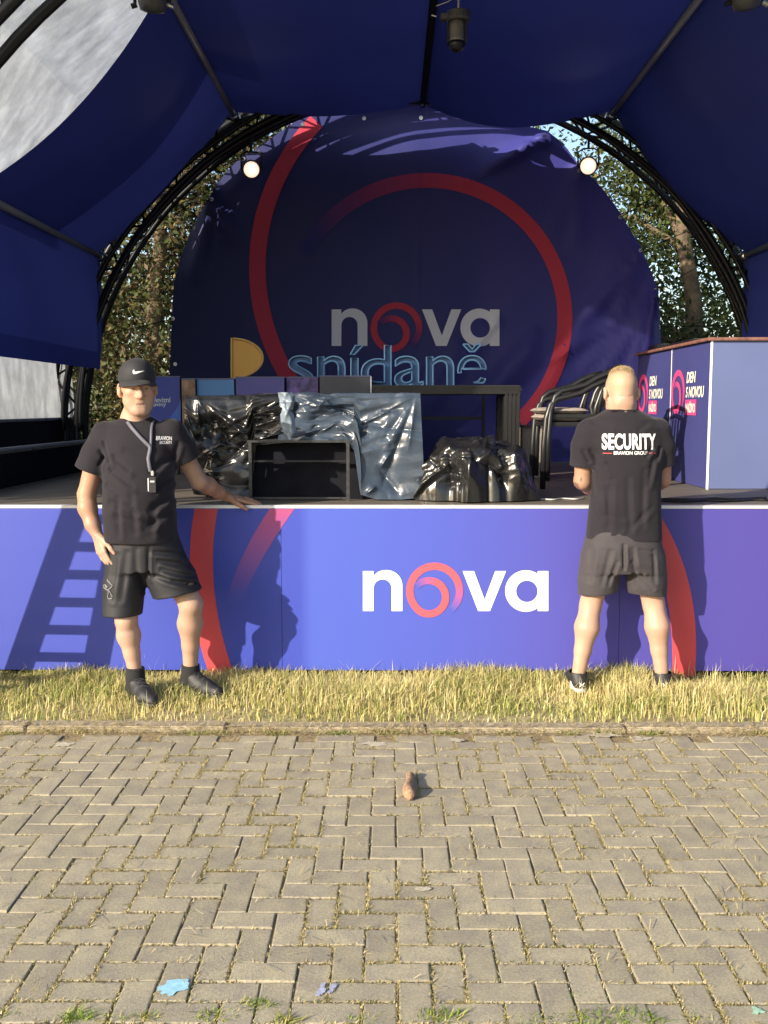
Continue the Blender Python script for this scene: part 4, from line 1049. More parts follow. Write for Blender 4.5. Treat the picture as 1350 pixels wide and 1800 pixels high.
# ------------------------------------------------------------------ trees behind
M_bark = mat('bark', (.17,.125,.075), .95, noise=.45, nscale=9, bump=1.0, bscale=14, col2=(.09,.065,.045), mixscale=8)
M_leaf = mat('leaves', (.1,.1,.05), .55, attr=True, trans=.35, spec=.3)
def tree(x, y, h, r, zc, label, n, pal, wts, seed, trunk_r=.17, flat=1.0):
    rg = np.random.default_rng(seed); t = empty('tree', (x, y, -.05), label, 'tree', 'trees behind the stage')
    rt = random.Random(seed); m = MB(); pts = [Vector((x, y, -.05))]; z = -.05; px_, py_ = x, y
    while z < h*.75:
        z += .6; px_ += rt.gauss(0, .05); py_ += rt.gauss(0, .05); pts.append(Vector((px_, py_, z)))
    m.tube(pts, [trunk_r*(1-.75*i/len(pts)) + (.06 if i == 0 else 0) for i in range(len(pts))], 10).build('trunk', M_bark, t, smooth=True)
    cl = []
    for k in range(16):
        p0 = pts[min(len(pts)-1, int(len(pts)*(.22+.75*rt.random())))]
        a = rt.random()*6.283; el = rt.uniform(-.1, .9); ln = r*rt.uniform(.5, 1.0)
        p1 = p0 + Vector((math.cos(a)*ln*math.cos(el), math.sin(a)*ln*math.cos(el)*flat, ln*math.sin(el)))
        mid = p0.lerp(p1, .5) + Vector((0,0,.12))
        MB().tube([p0, mid, p1], [.05,.032,.012], 6).build('limb', M_bark, t, smooth=True)
        for q in range(5): cl.append(p0.lerp(p1, .35+.16*q) + Vector((rt.gauss(0,.25), rt.gauss(0,.25), rt.gauss(0,.25))))
    for k in range(60):
        a = rt.random()*6.283; ph = math.acos(rt.uniform(-1,1)); q = r*rt.uniform(.55,1.0)
        cl.append(Vector((x + q*math.sin(ph)*math.cos(a), y + q*math.sin(ph)*math.sin(a)*flat, zc + (h-zc)*1.0*math.cos(ph)*rt.uniform(.6,1))))
    cl = np.array([tuple(c) for c in cl]); ci = rg.integers(0, len(cl), n)
    P = cl[ci] + rg.normal(size=(n,3))*np.array([.30,.30,.22])
    P = P[P[:,2] > .4]; n = len(P)
    d = rg.normal(size=(n,3)); d /= np.linalg.norm(d, axis=1, keepdims=True); e = np.cross(d, rg.normal(size=(n,3))); e /= np.linalg.norm(e, axis=1, keepdims=True)+1e-9
    s = (.022 + .030*rg.random(n))[:,None]; nn = np.cross(d, e)
    V = np.stack([P - d*s, P + e*s*.5 + nn*s*.12, P + d*s, P - e*s*.5 + nn*s*.12], 1).reshape(-1,3); b = np.arange(n)*4
    F = np.concatenate([np.stack([b,b+1,b+2],1), np.stack([b,b+2,b+3],1)])
    pal = np.array(pal); kk = rg.choice(len(pal), len(cl), p=np.array(wts)/sum(wts))
    C = pal[kk][ci[:n]]*(1+.25*rg.normal(size=(n,1))); C = np.clip(C, .01, .6)
    mk('crown', V, F, M_leaf, t, col=np.repeat(C, 4, 0))
gr_ = [(.06,.085,.025),(.09,.105,.035),(.045,.06,.02),(.155,.13,.05),(.12,.085,.05)]
tree(-4.3, 13.0, 8.5, 2.3, 4.4, 'yellowing tree behind the left side of the rear arch', 42000, gr_, [2,3,1,3,2], 31, .20)
tree(-2.9, 12.3, 7.5, 1.9, 4.0, 'bushy tree with browning leaves, just left of the banner', 42000, gr_, [2,2,2,2,3], 32, .15)
tree(3.9, 12.9, 7.5, 1.9, 3.9, 'green tree behind the right side of the rear arch', 34000, gr_, [4,3,4,.4,.2], 33, .16)
tree(5.4, 14.5, 9.0, 2.4, 4.6, 'tall green tree behind the counter', 30000, gr_, [4,3,4,.4,.2], 34, .2)
tree(-6.6, 16.0, 10, 2.8, 5.0, 'big tree farther back at the far left', 12000, gr_, [3,3,2,1,1], 35, .25)
tree(1.8, 16.5, 9.5, 2.8, 5.2, 'big dark tree directly behind the banner', 12000, gr_, [4,2,4,.3,.2], 36, .25)
tree(-0.9, 16.5, 9.0, 2.6, 5.2, 'dark tree behind the left half of the banner', 9000, gr_, [4,2,4,.5,.4], 37, .22)
# lower hedge masses
def hedge(x0, x1, y0, h, n, seed, label):
    rg = np.random.default_rng(seed)
    P = np.stack([rg.uniform(x0,x1,n), y0 + rg.normal(0,.35,n), h*rg.random(n)**.8], 1)
    P[:,2] *= .8 + .3*vnoise(P[:,0]*1.3, P[:,1]*0, P[:,0]*0+seed)
    d = rg.normal(size=(n,3)); d /= np.linalg.norm(d,axis=1,keepdims=True); e = np.cross(d, rg.normal(size=(n,3))); e /= np.linalg.norm(e,axis=1,keepdims=True)
    s = (.05+.04*rg.random(n))[:,None]
    V = np.stack([P-d*s, P+e*s*.5, P+d*s, P-e*s*.5],1).reshape(-1,3); b = np.arange(n)*4
    F = np.concatenate([np.stack([b,b+1,b+2],1), np.stack([b,b+2,b+3],1)])
    C = np.clip(np.array([.05,.07,.018])*(1+.4*rg.normal(size=(n,1))), .008, .3)
    o = mk('hedge', V, F, M_leaf, base=((x0+x1)/2, y0, 0), col=np.repeat(C,4,0)); tag(o, label, 'hedge')
hedge(-9, 9, 18.5, 4.6, 26000, 41, 'dark leafy hedge far behind the stage')
hedge(-7.5, -3.4, 11.6, 1.7, 9000, 42, 'dark low hedge left of the stage behind the side riser')

# ------------------------------------------------------------------ people (implicit surfaces -> one continuous mesh each)
class Field:
    def __init__(s, lo, hi, h):
        s.lo = np.array(lo, float); s.h = h; s.n = np.ceil((np.array(hi)-s.lo)/h).astype(int)+1
        s.ax = [s.lo[k] + h*np.arange(s.n[k]) for k in range(3)]
        s.F = np.full(tuple(s.n), .08, np.float32)
    def region(s, lo, hi):
        a = np.clip(np.floor((np.array(lo)-s.lo)/s.h).astype(int), 0, s.n-1); b = np.clip(np.ceil((np.array(hi)-s.lo)/s.h).astype(int)+1, 1, s.n)
        sl = tuple(slice(a[k], b[k]) for k in range(3))
        return sl, np.meshgrid(*[s.ax[k][sl[k]] for k in range(3)], indexing='ij', sparse=True)
    def union(s, sl, d, k):
        f = s.F[sl]
        if k > 0:
            h = np.clip(.5 + .5*(d-f)/k, 0, 1); s.F[sl] = d + (f-d)*h - k*h*(1-h)
        else: s.F[sl] = np.minimum(f, d)
    def cone(s, a, b, ra, rb, k=.015, sub=False):
        a = np.array(a, float); b = np.array(b, float); m = max(ra, rb) + .06
        sl, (X, Y, Z) = s.region(np.minimum(a, b)-m, np.maximum(a, b)+m)
        ba = b-a; l2 = ba@ba + 1e-12
        t = np.clip(((X-a[0])*ba[0]+(Y-a[1])*ba[1]+(Z-a[2])*ba[2])/l2, 0, 1)
        d = np.sqrt((X-a[0]-t*ba[0])**2+(Y-a[1]-t*ba[1])**2+(Z-a[2]-t*ba[2])**2) - (ra+(rb-ra)*t)
        if sub: s.cut(sl, d, k)
        else: s.union(sl, d.astype(np.float32), k)
        return s
    def chain(s, pts, rs, k=.015):
        for i in range(len(pts)-1): s.cone(pts[i], pts[i+1], rs[i], rs[i+1], k)
        return s
    def chain_cut(s, pts, rs, cuts, k=.015, kc=.006, hollow=0.0, depth=.035):
        """tapered chain cut by planes (p, n: removed on the side of n) before it is joined; hollow > 0 opens the cut end"""
        A_ = np.array([tuple(q) for q in pts]); m = max(rs)+.06
        sl, (X, Y, Z) = s.region(A_.min(0)-m, A_.max(0)+m); D = None; tt = None
        for i in range(len(pts)-1):
            a, b = A_[i], A_[i+1]; ba = b-a; l2 = ba@ba+1e-12
            t = np.clip(((X-a[0])*ba[0]+(Y-a[1])*ba[1]+(Z-a[2])*ba[2])/l2, 0, 1)
            d = np.sqrt((X-a[0]-t*ba[0])**2+(Y-a[1]-t*ba[1])**2+(Z-a[2]-t*ba[2])**2) - (rs[i]+(rs[i+1]-rs[i])*t)
            if D is None: D = d
            else: h = np.clip(.5+.5*(d-D)/.02, 0, 1); D = d + (D-d)*h - .02*h*(1-h)
        raw = D.copy()
        for p_, n_ in cuts:
            n_ = np.array(tuple(n_)); n_ = n_/np.linalg.norm(n_)
            e = (X-p_[0])*n_[0]+(Y-p_[1])*n_[1]+(Z-p_[2])*n_[2] + 0*D
            h = np.clip(.5-.5*(e-D)/kc, 0, 1); D = e + (D-e)*h + kc*h*(1-h)
            if hollow > 0:
                inner = np.maximum(raw+hollow, -(e+depth)); D = np.maximum(D, -inner)
        s.union(sl, D.astype(np.float32), k); return s
    def ell(s, c, r, M=None, k=.015, sub=False):
        c = np.array(c, float); r = np.array(r, float); m = r.max()+.06
        sl, (X, Y, Z) = s.region(c-m, c+m)
        dx, dy, dz = X-c[0], Y-c[1], Z-c[2]
        if M is not None:
            M = np.array(M); u = M[0][0]*dx+M[0][1]*dy+M[0][2]*dz; v = M[1][0]*dx+M[1][1]*dy+M[1][2]*dz; w_ = M[2][0]*dx+M[2][1]*dy+M[2][2]*dz
        else: u, v, w_ = dx, dy, dz
        q = np.sqrt((u/r[0])**2+(v/r[1])**2+(w_/r[2])**2); q2 = np.sqrt((u/r[0]**2)**2+(v/r[1]**2)**2+(w_/r[2]**2)**2)+1e-9
        d = q*(q-1)/q2
        if sub: s.cut(sl, d, k)
        else: s.union(sl, d.astype(np.float32), k)
        return s
    def cut(s, sl, d, k):
        f = s.F[sl]; d = -d
        if k > 0: h = np.clip(.5 - .5*(d-f)/k, 0, 1); s.F[sl] = d + (f-d)*h + k*h*(1-h)
        else: s.F[sl] = np.maximum(f, d)
    def plane(s, p, n, k=0.006, lo=None, hi=None):
        """keep the side against n"""
        sl, (X, Y, Z) = s.region(s.lo if lo is None else lo, (s.lo+s.h*s.n) if hi is None else hi)
        d = (X-p[0])*n[0]+(Y-p[1])*n[1]+(Z-p[2])*n[2]; f = s.F[sl]; d = d + 0*f
        h = np.clip(.5 - .5*(d-f)/k, 0, 1); s.F[sl] = d + (f-d)*h + k*h*(1-h); return s
    def loft(s, prof, k=.02, n=2.3, tw=0.0):
        """prof rows: z, cx, cy, a, b (top to bottom or bottom to top)"""
        prof = np.array(sorted(prof)); z0, z1 = prof[0,0], prof[-1,0]; m = prof[:,3].max()+.08
        sl, (X, Y, Z) = s.region((prof[:,1].min()-m, prof[:,2].min()-m, z0-.06), (prof[:,1].max()+m, prof[:,2].max()+m, z1+.06))
        from_ = [np.interp(Z, prof[:,0], prof[:,i]) for i in (1,2,3,4)]
        ct_, st_ = math.cos(tw), math.sin(tw)
        dx = X-from_[0]; dy = Y-from_[1]; u = dx*ct_+dy*st_; v = -dx*st_+dy*ct_
        q = (np.abs(u/from_[2])**n + np.abs(v/from_[3])**n)**(1/n)
        d = (q-1)*np.minimum(from_[2], from_[3])
        dzv = np.maximum(z0-Z, Z-z1); d = np.where(dzv > 0, np.sqrt(np.maximum(d,0)**2+dzv**2), np.maximum(d, dzv*.999)) if True else d
        s.union(sl, d.astype(np.float32), k); return s
    def fold(s, a, b, wd, dp):
        """a crease (dp>0) or ridge (dp<0) along a-b, fading to its ends"""
        a = np.array(a, float); b = np.array(b, float); m = wd*2.5
        sl, (X, Y, Z) = s.region(np.minimum(a,b)-m, np.maximum(a,b)+m); ba = b-a; l2 = ba@ba+1e-9
        t = np.clip(((X-a[0])*ba[0]+(Y-a[1])*ba[1]+(Z-a[2])*ba[2])/l2, 0, 1)
        d2 = (X-a[0]-t*ba[0])**2+(Y-a[1]-t*ba[1])**2+(Z-a[2]-t*ba[2])**2
        s.F[sl] += dp*np.exp(-d2/wd**2)*np.sqrt(np.maximum(0, 1-(2*t-1)**2)); return s
    def fold2(s, a, b, wd, dp, ymax):
        """crease on the camera side only, whatever the depth of the surface"""
        m = wd*2.6; sl, (X, Y, Z) = s.region((min(a[0],b[0])-m, s.lo[1], min(a[2],b[2])-m), (max(a[0],b[0])+m, ymax, max(a[2],b[2])+m))
        vx, vz = b[0]-a[0], b[2]-a[2]; l2 = vx*vx+vz*vz+1e-9; t = np.clip(((X-a[0])*vx+(Z-a[2])*vz)/l2, 0, 1)
        d2 = (X-a[0]-t*vx)**2+(Z-a[2]-t*vz)**2
        s.F[sl] += (dp*np.exp(-d2/wd**2*1.1)*np.sqrt(np.maximum(0, 1-(2*t-1)**2))*np.clip((ymax-Y)/.05, 0, 1)).astype(np.float32); return s
    def ripple(s, fn):
        X, Y, Z = np.meshgrid(*s.ax, indexing='ij', sparse=True); s.F += fn(X, Y, Z).astype(np.float32); return s
    def mesh(s):
        F = s.F; ins = F < 0
        c = np.zeros(tuple(s.n-1), np.int8)
        for dx in (0,1):
            for dy in (0,1):
                for dz in (0,1): c += ins[dx:dx+s.n[0]-1, dy:dy+s.n[1]-1, dz:dz+s.n[2]-1]
        act = (c > 0) & (c < 8); idx = np.argwhere(act); vid = np.full(act.shape, -1, np.int32); vid[act] = np.arange(len(idx))
        acc = np.zeros((len(idx),3)); cnt = np.zeros(len(idx))
        cor = [(a,b,d) for a in (0,1) for b in (0,1) for d in (0,1)]
        val = {q: F[idx[:,0]+q[0], idx[:,1]+q[1], idx[:,2]+q[2]].astype(float) for q in cor}
        for p in cor:
            for ax in range(3):
                if p[ax] == 0:
                    q = list(p); q[ax] = 1; q = tuple(q); a, b = val[p], val[q]; m = (a < 0) != (b < 0)
                    t = np.where(m, a/(a-b+1e-12), 0); pt_ = np.array(p, float)[None,:].repeat(len(idx), 0); pt_[:,ax] += t
                    acc[m] += pt_[m]; cnt[m] += 1
        V = s.lo + s.h*(idx + acc/cnt[:,None])
        Q = []
        for ax in range(3):
            o1, o2 = [(1,2),(2,0),(0,1)][ax]
            sh = [slice(1,-1)]*3; sh[ax] = slice(0,-1)
            a = ins[tuple(sh)]; s2 = list(sh); s2[ax] = slice(1,None); b = ins[tuple(s2)]
            e = np.argwhere(a != b); e = e + 1; e[:,ax] -= 1
            fl = ins[e[:,0],e[:,1],e[:,2]]
            def vv(i, j):
                q = e.copy(); q[:,o1] -= i; q[:,o2] -= j; return vid[q[:,0],q[:,1],q[:,2]]
            f = np.stack([vv(1,1), vv(0,1), vv(0,0), vv(1,0)], 1); f[~fl] = f[~fl][:, ::-1]; Q.append(f)
        Q = np.concatenate(Q); Q = Q[(Q >= 0).all(1)]
        return V, Q
def smooth_mesh(V, F, it=2, lam=.5):
    n = len(V)
    E = np.concatenate([F[:, [0,1]], F[:, [1,2]], F[:, [2,3]], F[:, [3,0]]]); E = np.concatenate([E, E[:, ::-1]])
    deg = np.bincount(E[:,0], minlength=n)[:,None]
    for q in range(it*2):
        l = lam if q % 2 == 0 else -lam*1.02
        A = np.stack([np.bincount(E[:,0], weights=V[E[:,1],k], minlength=n) for k in range(3)], 1)/np.maximum(deg,1)
        V = V + l*(A-V)
    return V
def vary(rgb, n): return np.tile(np.array(rgb), (n,1))

M_skin = mat('skin', (.6,.4,.3), .5, attr=True, spec=.35, bump=.06, bscale=180)
_b = M_skin.node_tree.nodes['Principled BSDF']; _b.inputs['Subsurface Weight'].default_value = .12; _b.inputs['Subsurface Radius'].default_value = (.012,.005,.003); _b.inputs['Subsurface Scale'].default_value = 1.0
M_tee = mat('black_cotton', (.0155,.0135,.0185), .85, noise=.12, nscale=6, bump=.12, bscale=500, sheen=.08, spec=.2)
M_short1 = mat('black_sports_mesh', (.011,.011,.015), .65, bump=.1, bscale=600, spec=.4)
M_short2 = mat('charcoal_woven', (.034,.029,.034), .8, noise=.1, nscale=20, bump=.12, bscale=500, sheen=.06)
M_shoe = mat('black_trainer', (.016,.016,.018), .55, bump=.3, bscale=160); M_sole = mat('black_rubber', (.02,.02,.022), .6); M_solew = mat('pale_rubber', (.55,.55,.56), .6)
M_lace = mat('grey_lace', (.05,.05,.055), .8)
M_sock = mat('black_sock', (.014,.014,.015), .95, bump=.3, bscale=300); M_sockw = mat('white_sock', (.7,.7,.7), .9)
M_cap = mat('black_cap', (.013,.013,.017), .75, bump=.15, bscale=400, sheen=.05)

def head(Fd, c, yaw, sc=1.0, pitch=0.0, roll=0.0):
    """head in its own frame: x side, y forward, z up; yaw 0 faces -Y (the camera), positive turns to +x"""
    Rm = (Matrix.Rotation(yaw, 3, 'Z') @ Matrix.Rotation(math.pi, 3, 'Z') @ Matrix.Rotation(pitch, 3, 'X') @ Matrix.Rotation(roll, 3, 'Y'))
    T = lambda x, y, z: Vector(c) + Rm @ Vector((x, y, z))*sc
    Mi = np.array(Rm.transposed())
    E = lambda x, y, z, rx, ry, rz, k=.015, sub=False: Fd.ell(T(x,y,z), (rx*sc, ry*sc, rz*sc), Mi, k, sub)
    Cn = lambda a, b, ra, rb, k=.012: Fd.cone(T(*a), T(*b), ra*sc, rb*sc, k)
    E(0,-.012,.036,.077,.099,.086,.01)
    E(0,.028,-.042,.061,.069,.078,.03)
    E(0,.020,.010,.068,.074,.070,.03)
    Cn((-.010,.070,-.102),(.010,.070,-.102),.023,.023,.03)
    for s in (-1,1):
        Cn((s*.052,-.005,-.055),(s*.03,.055,-.098),.020,.018,.025)
        E(s*.043,.060,-.016,.022,.022,.020,.02); E(s*.038,.034,-.055,.025,.034,.032,.03)
        E(s*.085,-.008,-.004,.012,.022,.033,.006)
        E(s*.0925,.000,-.002,.007,.012,.019,.004,True)
        E(s*.079,-.004,-.030,.009,.011,.012,.006)
    Cn((-.036,.083,.024),(.036,.083,.024),.011,.011,.014)
    for s in (-1,1):
        E(s*.031,.101,.004,.021,.017,.012,.010,True)
        E(s*.031,.078,.003,.014,.0135,.0125,.004)
        Cn((s*.045,.079,.011),(s*.018,.088,.013),.004,.0045,.006)
    Cn((0,.090,.016),(0,.113,-.028),.009,.0145,.010); Cn((0,.105,-.033),(0,.095,-.037),.011,.008,.008)
    for s in (-1,1): E(s*.0155,.097,-.034,.010,.011,.009,.006)
    Cn((-.023,.083,-.0635),(.023,.083,-.0635),.0058,.0058,.008); Cn((-.019,.0835,-.0735),(.019,.0835,-.0735),.006,.006,.008)
    Cn((-.022,.099,-.0685),(.022,.099,-.0685),.0028,.0028,.002) if False else None
    for s in (-1,1): Fd.fold(T(s*.020,.098,-.032), T(s*.033,.088,-.070), .007*sc, .0045)
    Fd.fold(T(-.028,.088,-.0685), T(.028,.088,-.0685), .0042*sc, .0055)
    Fd.fold(T(-.016,.086,-.086), T(.016,.086,-.086), .006*sc, .003)
    return T, Rm
def face_colors(V, C, Rm, c, sc, brow=(.20,.12,.07), stub=.0):
    Q = (V - np.array(c)) @ np.array(Rm) / sc
    x, y, z = np.abs(Q[:,0]), Q[:,1], Q[:,2]; fr = y > .055
    def bl(mask_d, colr, st=1.0):
        m = np.clip(mask_d, 0, 1)[:,None]*st; C[:] = C*(1-m) + np.array(colr)*m
    bl(np.where(fr & (z > -.13), 1-np.hypot((x)/.030, (z+.0685)/.0062), 0)*2.5, (.24,.10,.085), .85)
    bl(np.where(fr, 1-np.hypot((x-.033)/.020, (z-.024-.003*np.cos(x*60))/.0045), 0)*2, brow, .6)
    bl(np.where(fr & (y > .07), 1-np.hypot((x-.031)/.0125, (z-.0035)/.0048), 0)*3, (.20,.16,.14), .9)
    bl(np.where(fr & (y > .07), 1-np.hypot((x-.030)/.0055, (z-.0035)/.0050), 0)*3, (.03,.04,.05), .95)
    bl(np.where(fr, 1-np.hypot((x-.042)/.03, (z+.022)/.022), 0)*1.2, (.46,.17,.12), .5)
    bl(np.where(y > .09, 1-np.hypot(x/.018, (z+.03)/.02), 0)*1.2, (.50,.21,.15), .3)
    if stub: bl(np.where((z < -.045) & (y > -.01), np.clip((-z-.045)/.03, 0, 1), 0), (.30,.22,.18), stub)
    return C
def hand(Fd, wrist, d, nrm, side, curl=(.25,.3,.25), spread=.16, thumb=.7, sc=1.0, fspread=None):
    """d: wrist->knuckles, nrm: out of the back of the hand, side: towards the thumb"""
    d = Vector(d).normalized(); nrm = (Vector(nrm) - d*Vector(nrm).dot(d)).normalized(); s = d.cross(nrm)
    if s.dot(Vector(side)) < 0: s = -s
    w_ = Vector(wrist); K = []
    for i, o in enumerate((.030,.010,-.011,-.030)):
        kn = w_ + (d*(.095-.004*abs(i-1)-.006*(i == 3)) + s*o)*sc; K.append(kn)
        Fd.cone(w_ + (d*.015 + s*o*.55)*sc, kn, .0155*sc, .0115*sc, .012)
    for i, kn in enumerate(K):
        L = (.044,.049,.046,.036)[i]*sc; r = (.0095,.0098,.0093,.0082)[i]*sc
        a = spread*(1.2-.8*i) ; dv = (d*math.cos(a) + s*math.sin(a)).normalized(); p = kn; ang = 0
        for j, f in enumerate((1.0,.62,.5)):
            ang += curl[j]*(1+.12*i); q = p + (dv*math.cos(ang) - nrm*math.sin(ang))*L*f
            Fd.cone(p, q, r*(1-.06*j), r*(.95-.09*j), .003); p = q
    t0 = w_ + (d*.022 + s*.026)*sc; t1 = t0 + (d*math.cos(thumb)*.045 + s*math.sin(thumb)*.045 - nrm*.010)*sc; t2 = t1 + (d*math.cos(thumb*.6)*.034 + s*math.sin(thumb*.6)*.034 - nrm*.006)*sc
    t3 = t2 + (d*math.cos(thumb*.35)*.026 + s*math.sin(thumb*.35)*.026 - nrm*.008)*sc
    Fd.chain([t0,t1,t2,t3], [.0175*sc,.0135*sc,.0108*sc,.0085*sc], .008)
    Fd.cone(w_, w_ + d*.03*sc, .026*sc, .026*sc, .015) if False else None
    return K
def leg(Fd, hip, knee, ankle, back, r=(.085,.058,.060,.036)):
    """back: direction of the calf"""
    hip, knee, ankle, back = Vector(hip), Vector(knee), Vector(ankle), Vector(back)
    Fd.cone(hip, knee, r[0], r[1]*.98, .02)
    calf = knee.lerp(ankle, .30) + back*.016; mid = knee.lerp(ankle, .62) + back*.006
    Fd.chain([knee, calf, mid, ankle], [r[1]*.92, r[2], r[2]*.68, r[3]], .02)
    Fd.ell(knee - back*.022, (.036,.036,.042), None, .025)
    out = back.cross(Vector((0,0,1))).normalized()
    for sgn in (-1,1): Fd.cone(ankle + out*.024*sgn + Vector((0,0,-.01)), ankle + out*.02*sgn + Vector((0,0,-.02)), .014, .012, .015)
    Fd.cone(ankle, ankle - Vector((0,0,.05)), r[3]*.98, .034, .01)
def bvh_of(o): 
    Mw = Vector(ORG[o.name]); return BVHTree.FromPolygons([v.co + Mw for v in o.data.vertices], [tuple(p.vertices) for p in o.data.polygons])
def shoe(par, heel, toe, ankle, soleM, name='shoe', white=False, laces=True):
    heel, toe, ankle = Vector(heel), Vector(toe), Vector(ankle); h = .004
    d = (toe-heel); L = d.length; d.normalize(); s = d.cross(Vector((0,0,1))).normalized()
    lo = [min(heel[k], toe[k], ankle[k])-.09 for k in range(3)]; hi = [max(heel[k], toe[k])+.09 for k in range(2)] + [ankle.z+.03]
    F = Field(lo, hi, h); z = Vector((0,0,1))
    P = lambda t, sd, zz: heel + d*L*t + s*sd + z*zz
    F.cone(P(.12,0,.055), P(.42,.004,.055), .039, .041, .01).cone(P(.42,.004,.050), P(.70,.008,.040), .041, .044, .02).cone(P(.70,.008,.036), P(.90,.004,.030), .042, .033, .02)
    F.cone(P(.10,0,.05), Vector((ankle.x, ankle.y, heel.z+.098)), .037, .048, .02); F.cone(Vector((ankle.x, ankle.y, heel.z+.095)), P(.42,0,.07), .045, .034, .02); F.plane((0,0,heel.z+.112), (0,0,1))
    F.cone(P(.30,0,.088), P(.62,.004,.056), .033, .030, .02)
    F.plane((0,0,heel.z+.022), (0,0,-1)); F.cone(Vector((ankle.x, ankle.y, heel.z+.10)), Vector((ankle.x, ankle.y, heel.z+.15)), .038, .045, .004, sub=True)
    for k in range(4): F.fold(P(.42+.07*k,-.03,.100-.010*k), P(.42+.07*k,.03,.100-.010*k), .0055, -.006 if laces else -.002)
    V, Q = F.mesh(); sh_ = mk(name, smooth_mesh(V, Q, 1), Q, M_shoe, par, smooth=True)
    F = Field(lo, hi, h)
    F.cone(P(.06,0,.012), P(.42,.0,.012), .037, .036, .01).cone(P(.42,.0,.012), P(.70,.008,.012), .038, .046, .02).cone(P(.70,.008,.012), P(.93,.003,.014), .044, .030, .02)
    F.plane((0,0,heel.z+.024), (0,0,1)).plane((0,0,heel.z), (0,0,-1))
    V, Q = F.mesh(); mk('sole', smooth_mesh(V, Q, 1), Q, soleM, sh_, smooth=True)
    if laces:
        bvs = bvh_of(sh_)
        for k in range(5):
            pts_ = []
            for q in np.linspace(-1, 1, 7):
                c0_ = P(.40+.055*k+.02*q*(1 if k % 2 else -1), q*.026, .20); h_ = bvs.ray_cast(c0_, Vector((0,0,-1)))
                if h_[0] is not None: pts_.append(h_[0] + Vector((0,0,.002)))
            if len(pts_) > 3: MB().tube(pts_, .0032, 5).build('lace', M_lace, sh_)
    return sh_
def onto(bv, x, y0, z, dy, off):
    h = bv.ray_cast(Vector((x, y0, z)), Vector((0, dy, 0)))
    return (h[0] - Vector((0, dy*off, 0))) if h[0] is not None else None
def cloth_noise(seed, amp, f=7, stretch=(1,1,.45)):
    def fn(X, Y, Z):
        n = vnoise(X*f*stretch[0]+seed + 0*Y + 0*Z, Y*f*stretch[1] + 0*X + 0*Z, Z*f*stretch[2] + seed + 0*X + 0*Y); return amp*(np.abs(n)*2-.6)
    return fn

# ============ the man on the left
YP = 5.40
def A(px, py, dy=0.0): return W(px, py, YP+dy)
baseA = (A(268,1215).x, YP, 0)
FA = Field((A(120,700).x, YP-.42, .0), (A(470,700).x, YP+.50, 1.90), .0052)
hcA = A(242, 684, -.03); scA = 1.12; yawA = .36
T, RmA = head(FA, hcA, yawA, scA, pitch=-.05, roll=.03)
FA.cone(T(0,-.025,-.05), A(237,748,.02), .060, .072, .03); FA.cone(A(237,742,.03), A(240,770,.02), .07, .11, .05)
shL, shR = A(184,766), A(301,762,.02)
FA.chain([shL, A(167,815), A(153,868)], [.060,.056,.049], .02); elL = A(152,870)
wrL = A(171,940,-.06); FA.chain([elL, A(154,893,-.02), A(163,922,-.045), wrL], [.047,.050,.040,.031], .02)
hand(FA, wrL, A(181,980,-.09)-wrL, Vector((-.62,-.55,.1)), Vector((.75,-.45,0)), curl=(.22,.25,.2), spread=.05, thumb=.62, sc=1.13)
elR = A(350,846,.12); FA.chain([shR, A(324,802,.06), elR], [.058,.052,.047], .02)
wrR = W(398, 873, YS+.0); FA.chain([elR, elR.lerp(wrR,.3)+Vector((0,0,.004)), elR.lerp(wrR,.7), wrR], [.046,.048,.037,.030], .02)
kd = Vector((1,.28,-.22)); hand(FA, wrR, kd, Vector((.1,-.2,1)), Vector((.25,-1,0)), curl=(-.02,.12,.12), spread=.17, thumb=.8, sc=1.10)
FA.loft([(A(0,770).z, A(241,770).x, YP+.0, .15, .09), (A(0,860).z, A(247,860).x, YP, .15, .10), (A(0,960).z, A(252,960).x, YP, .15,.11)], .03)
hipL, hipR = A(226,965), A(286,965); knL = A(222,1090,-.06); knR = A(336,1062,-.03); anL = A(238,1184,-.06); anR = A(335,1178,.06)
leg(FA, hipL, knL, anL, Vector((-.35,.94,0)), (.088,.061,.063,.038)); leg(FA, hipR, knR, anR, Vector((-.5,.86,0)), (.09,.066,.068,.040))
V, Q = FA.mesh(); V = smooth_mesh(V, Q, 1)
C = vary((.43,.255,.175), len(V)); nz = vnoise(V[:,0]*22, V[:,1]*22, V[:,2]*22)[:,None]; C *= 1+.08*nz; C[:,1:] *= 1-.06*vnoise(V[:,0]*9+4, V[:,1]*9, V[:,2]*9)[:,None]
armm = ((V[:,2] < 1.45) & (V[:,2] > .9))[:,None]; C = np.where(armm, C*np.array([.86,.80,.76]), C)
C = face_colors(V, C, RmA, hcA, scA, stub=.35)
pA = mk('person', V, Q, M_skin, base=baseA, smooth=True, col=C)
tag(pA, 'man in black cap, T-shirt and shorts facing us, one hand on stage edge', 'person', 'two men in front of the stage')
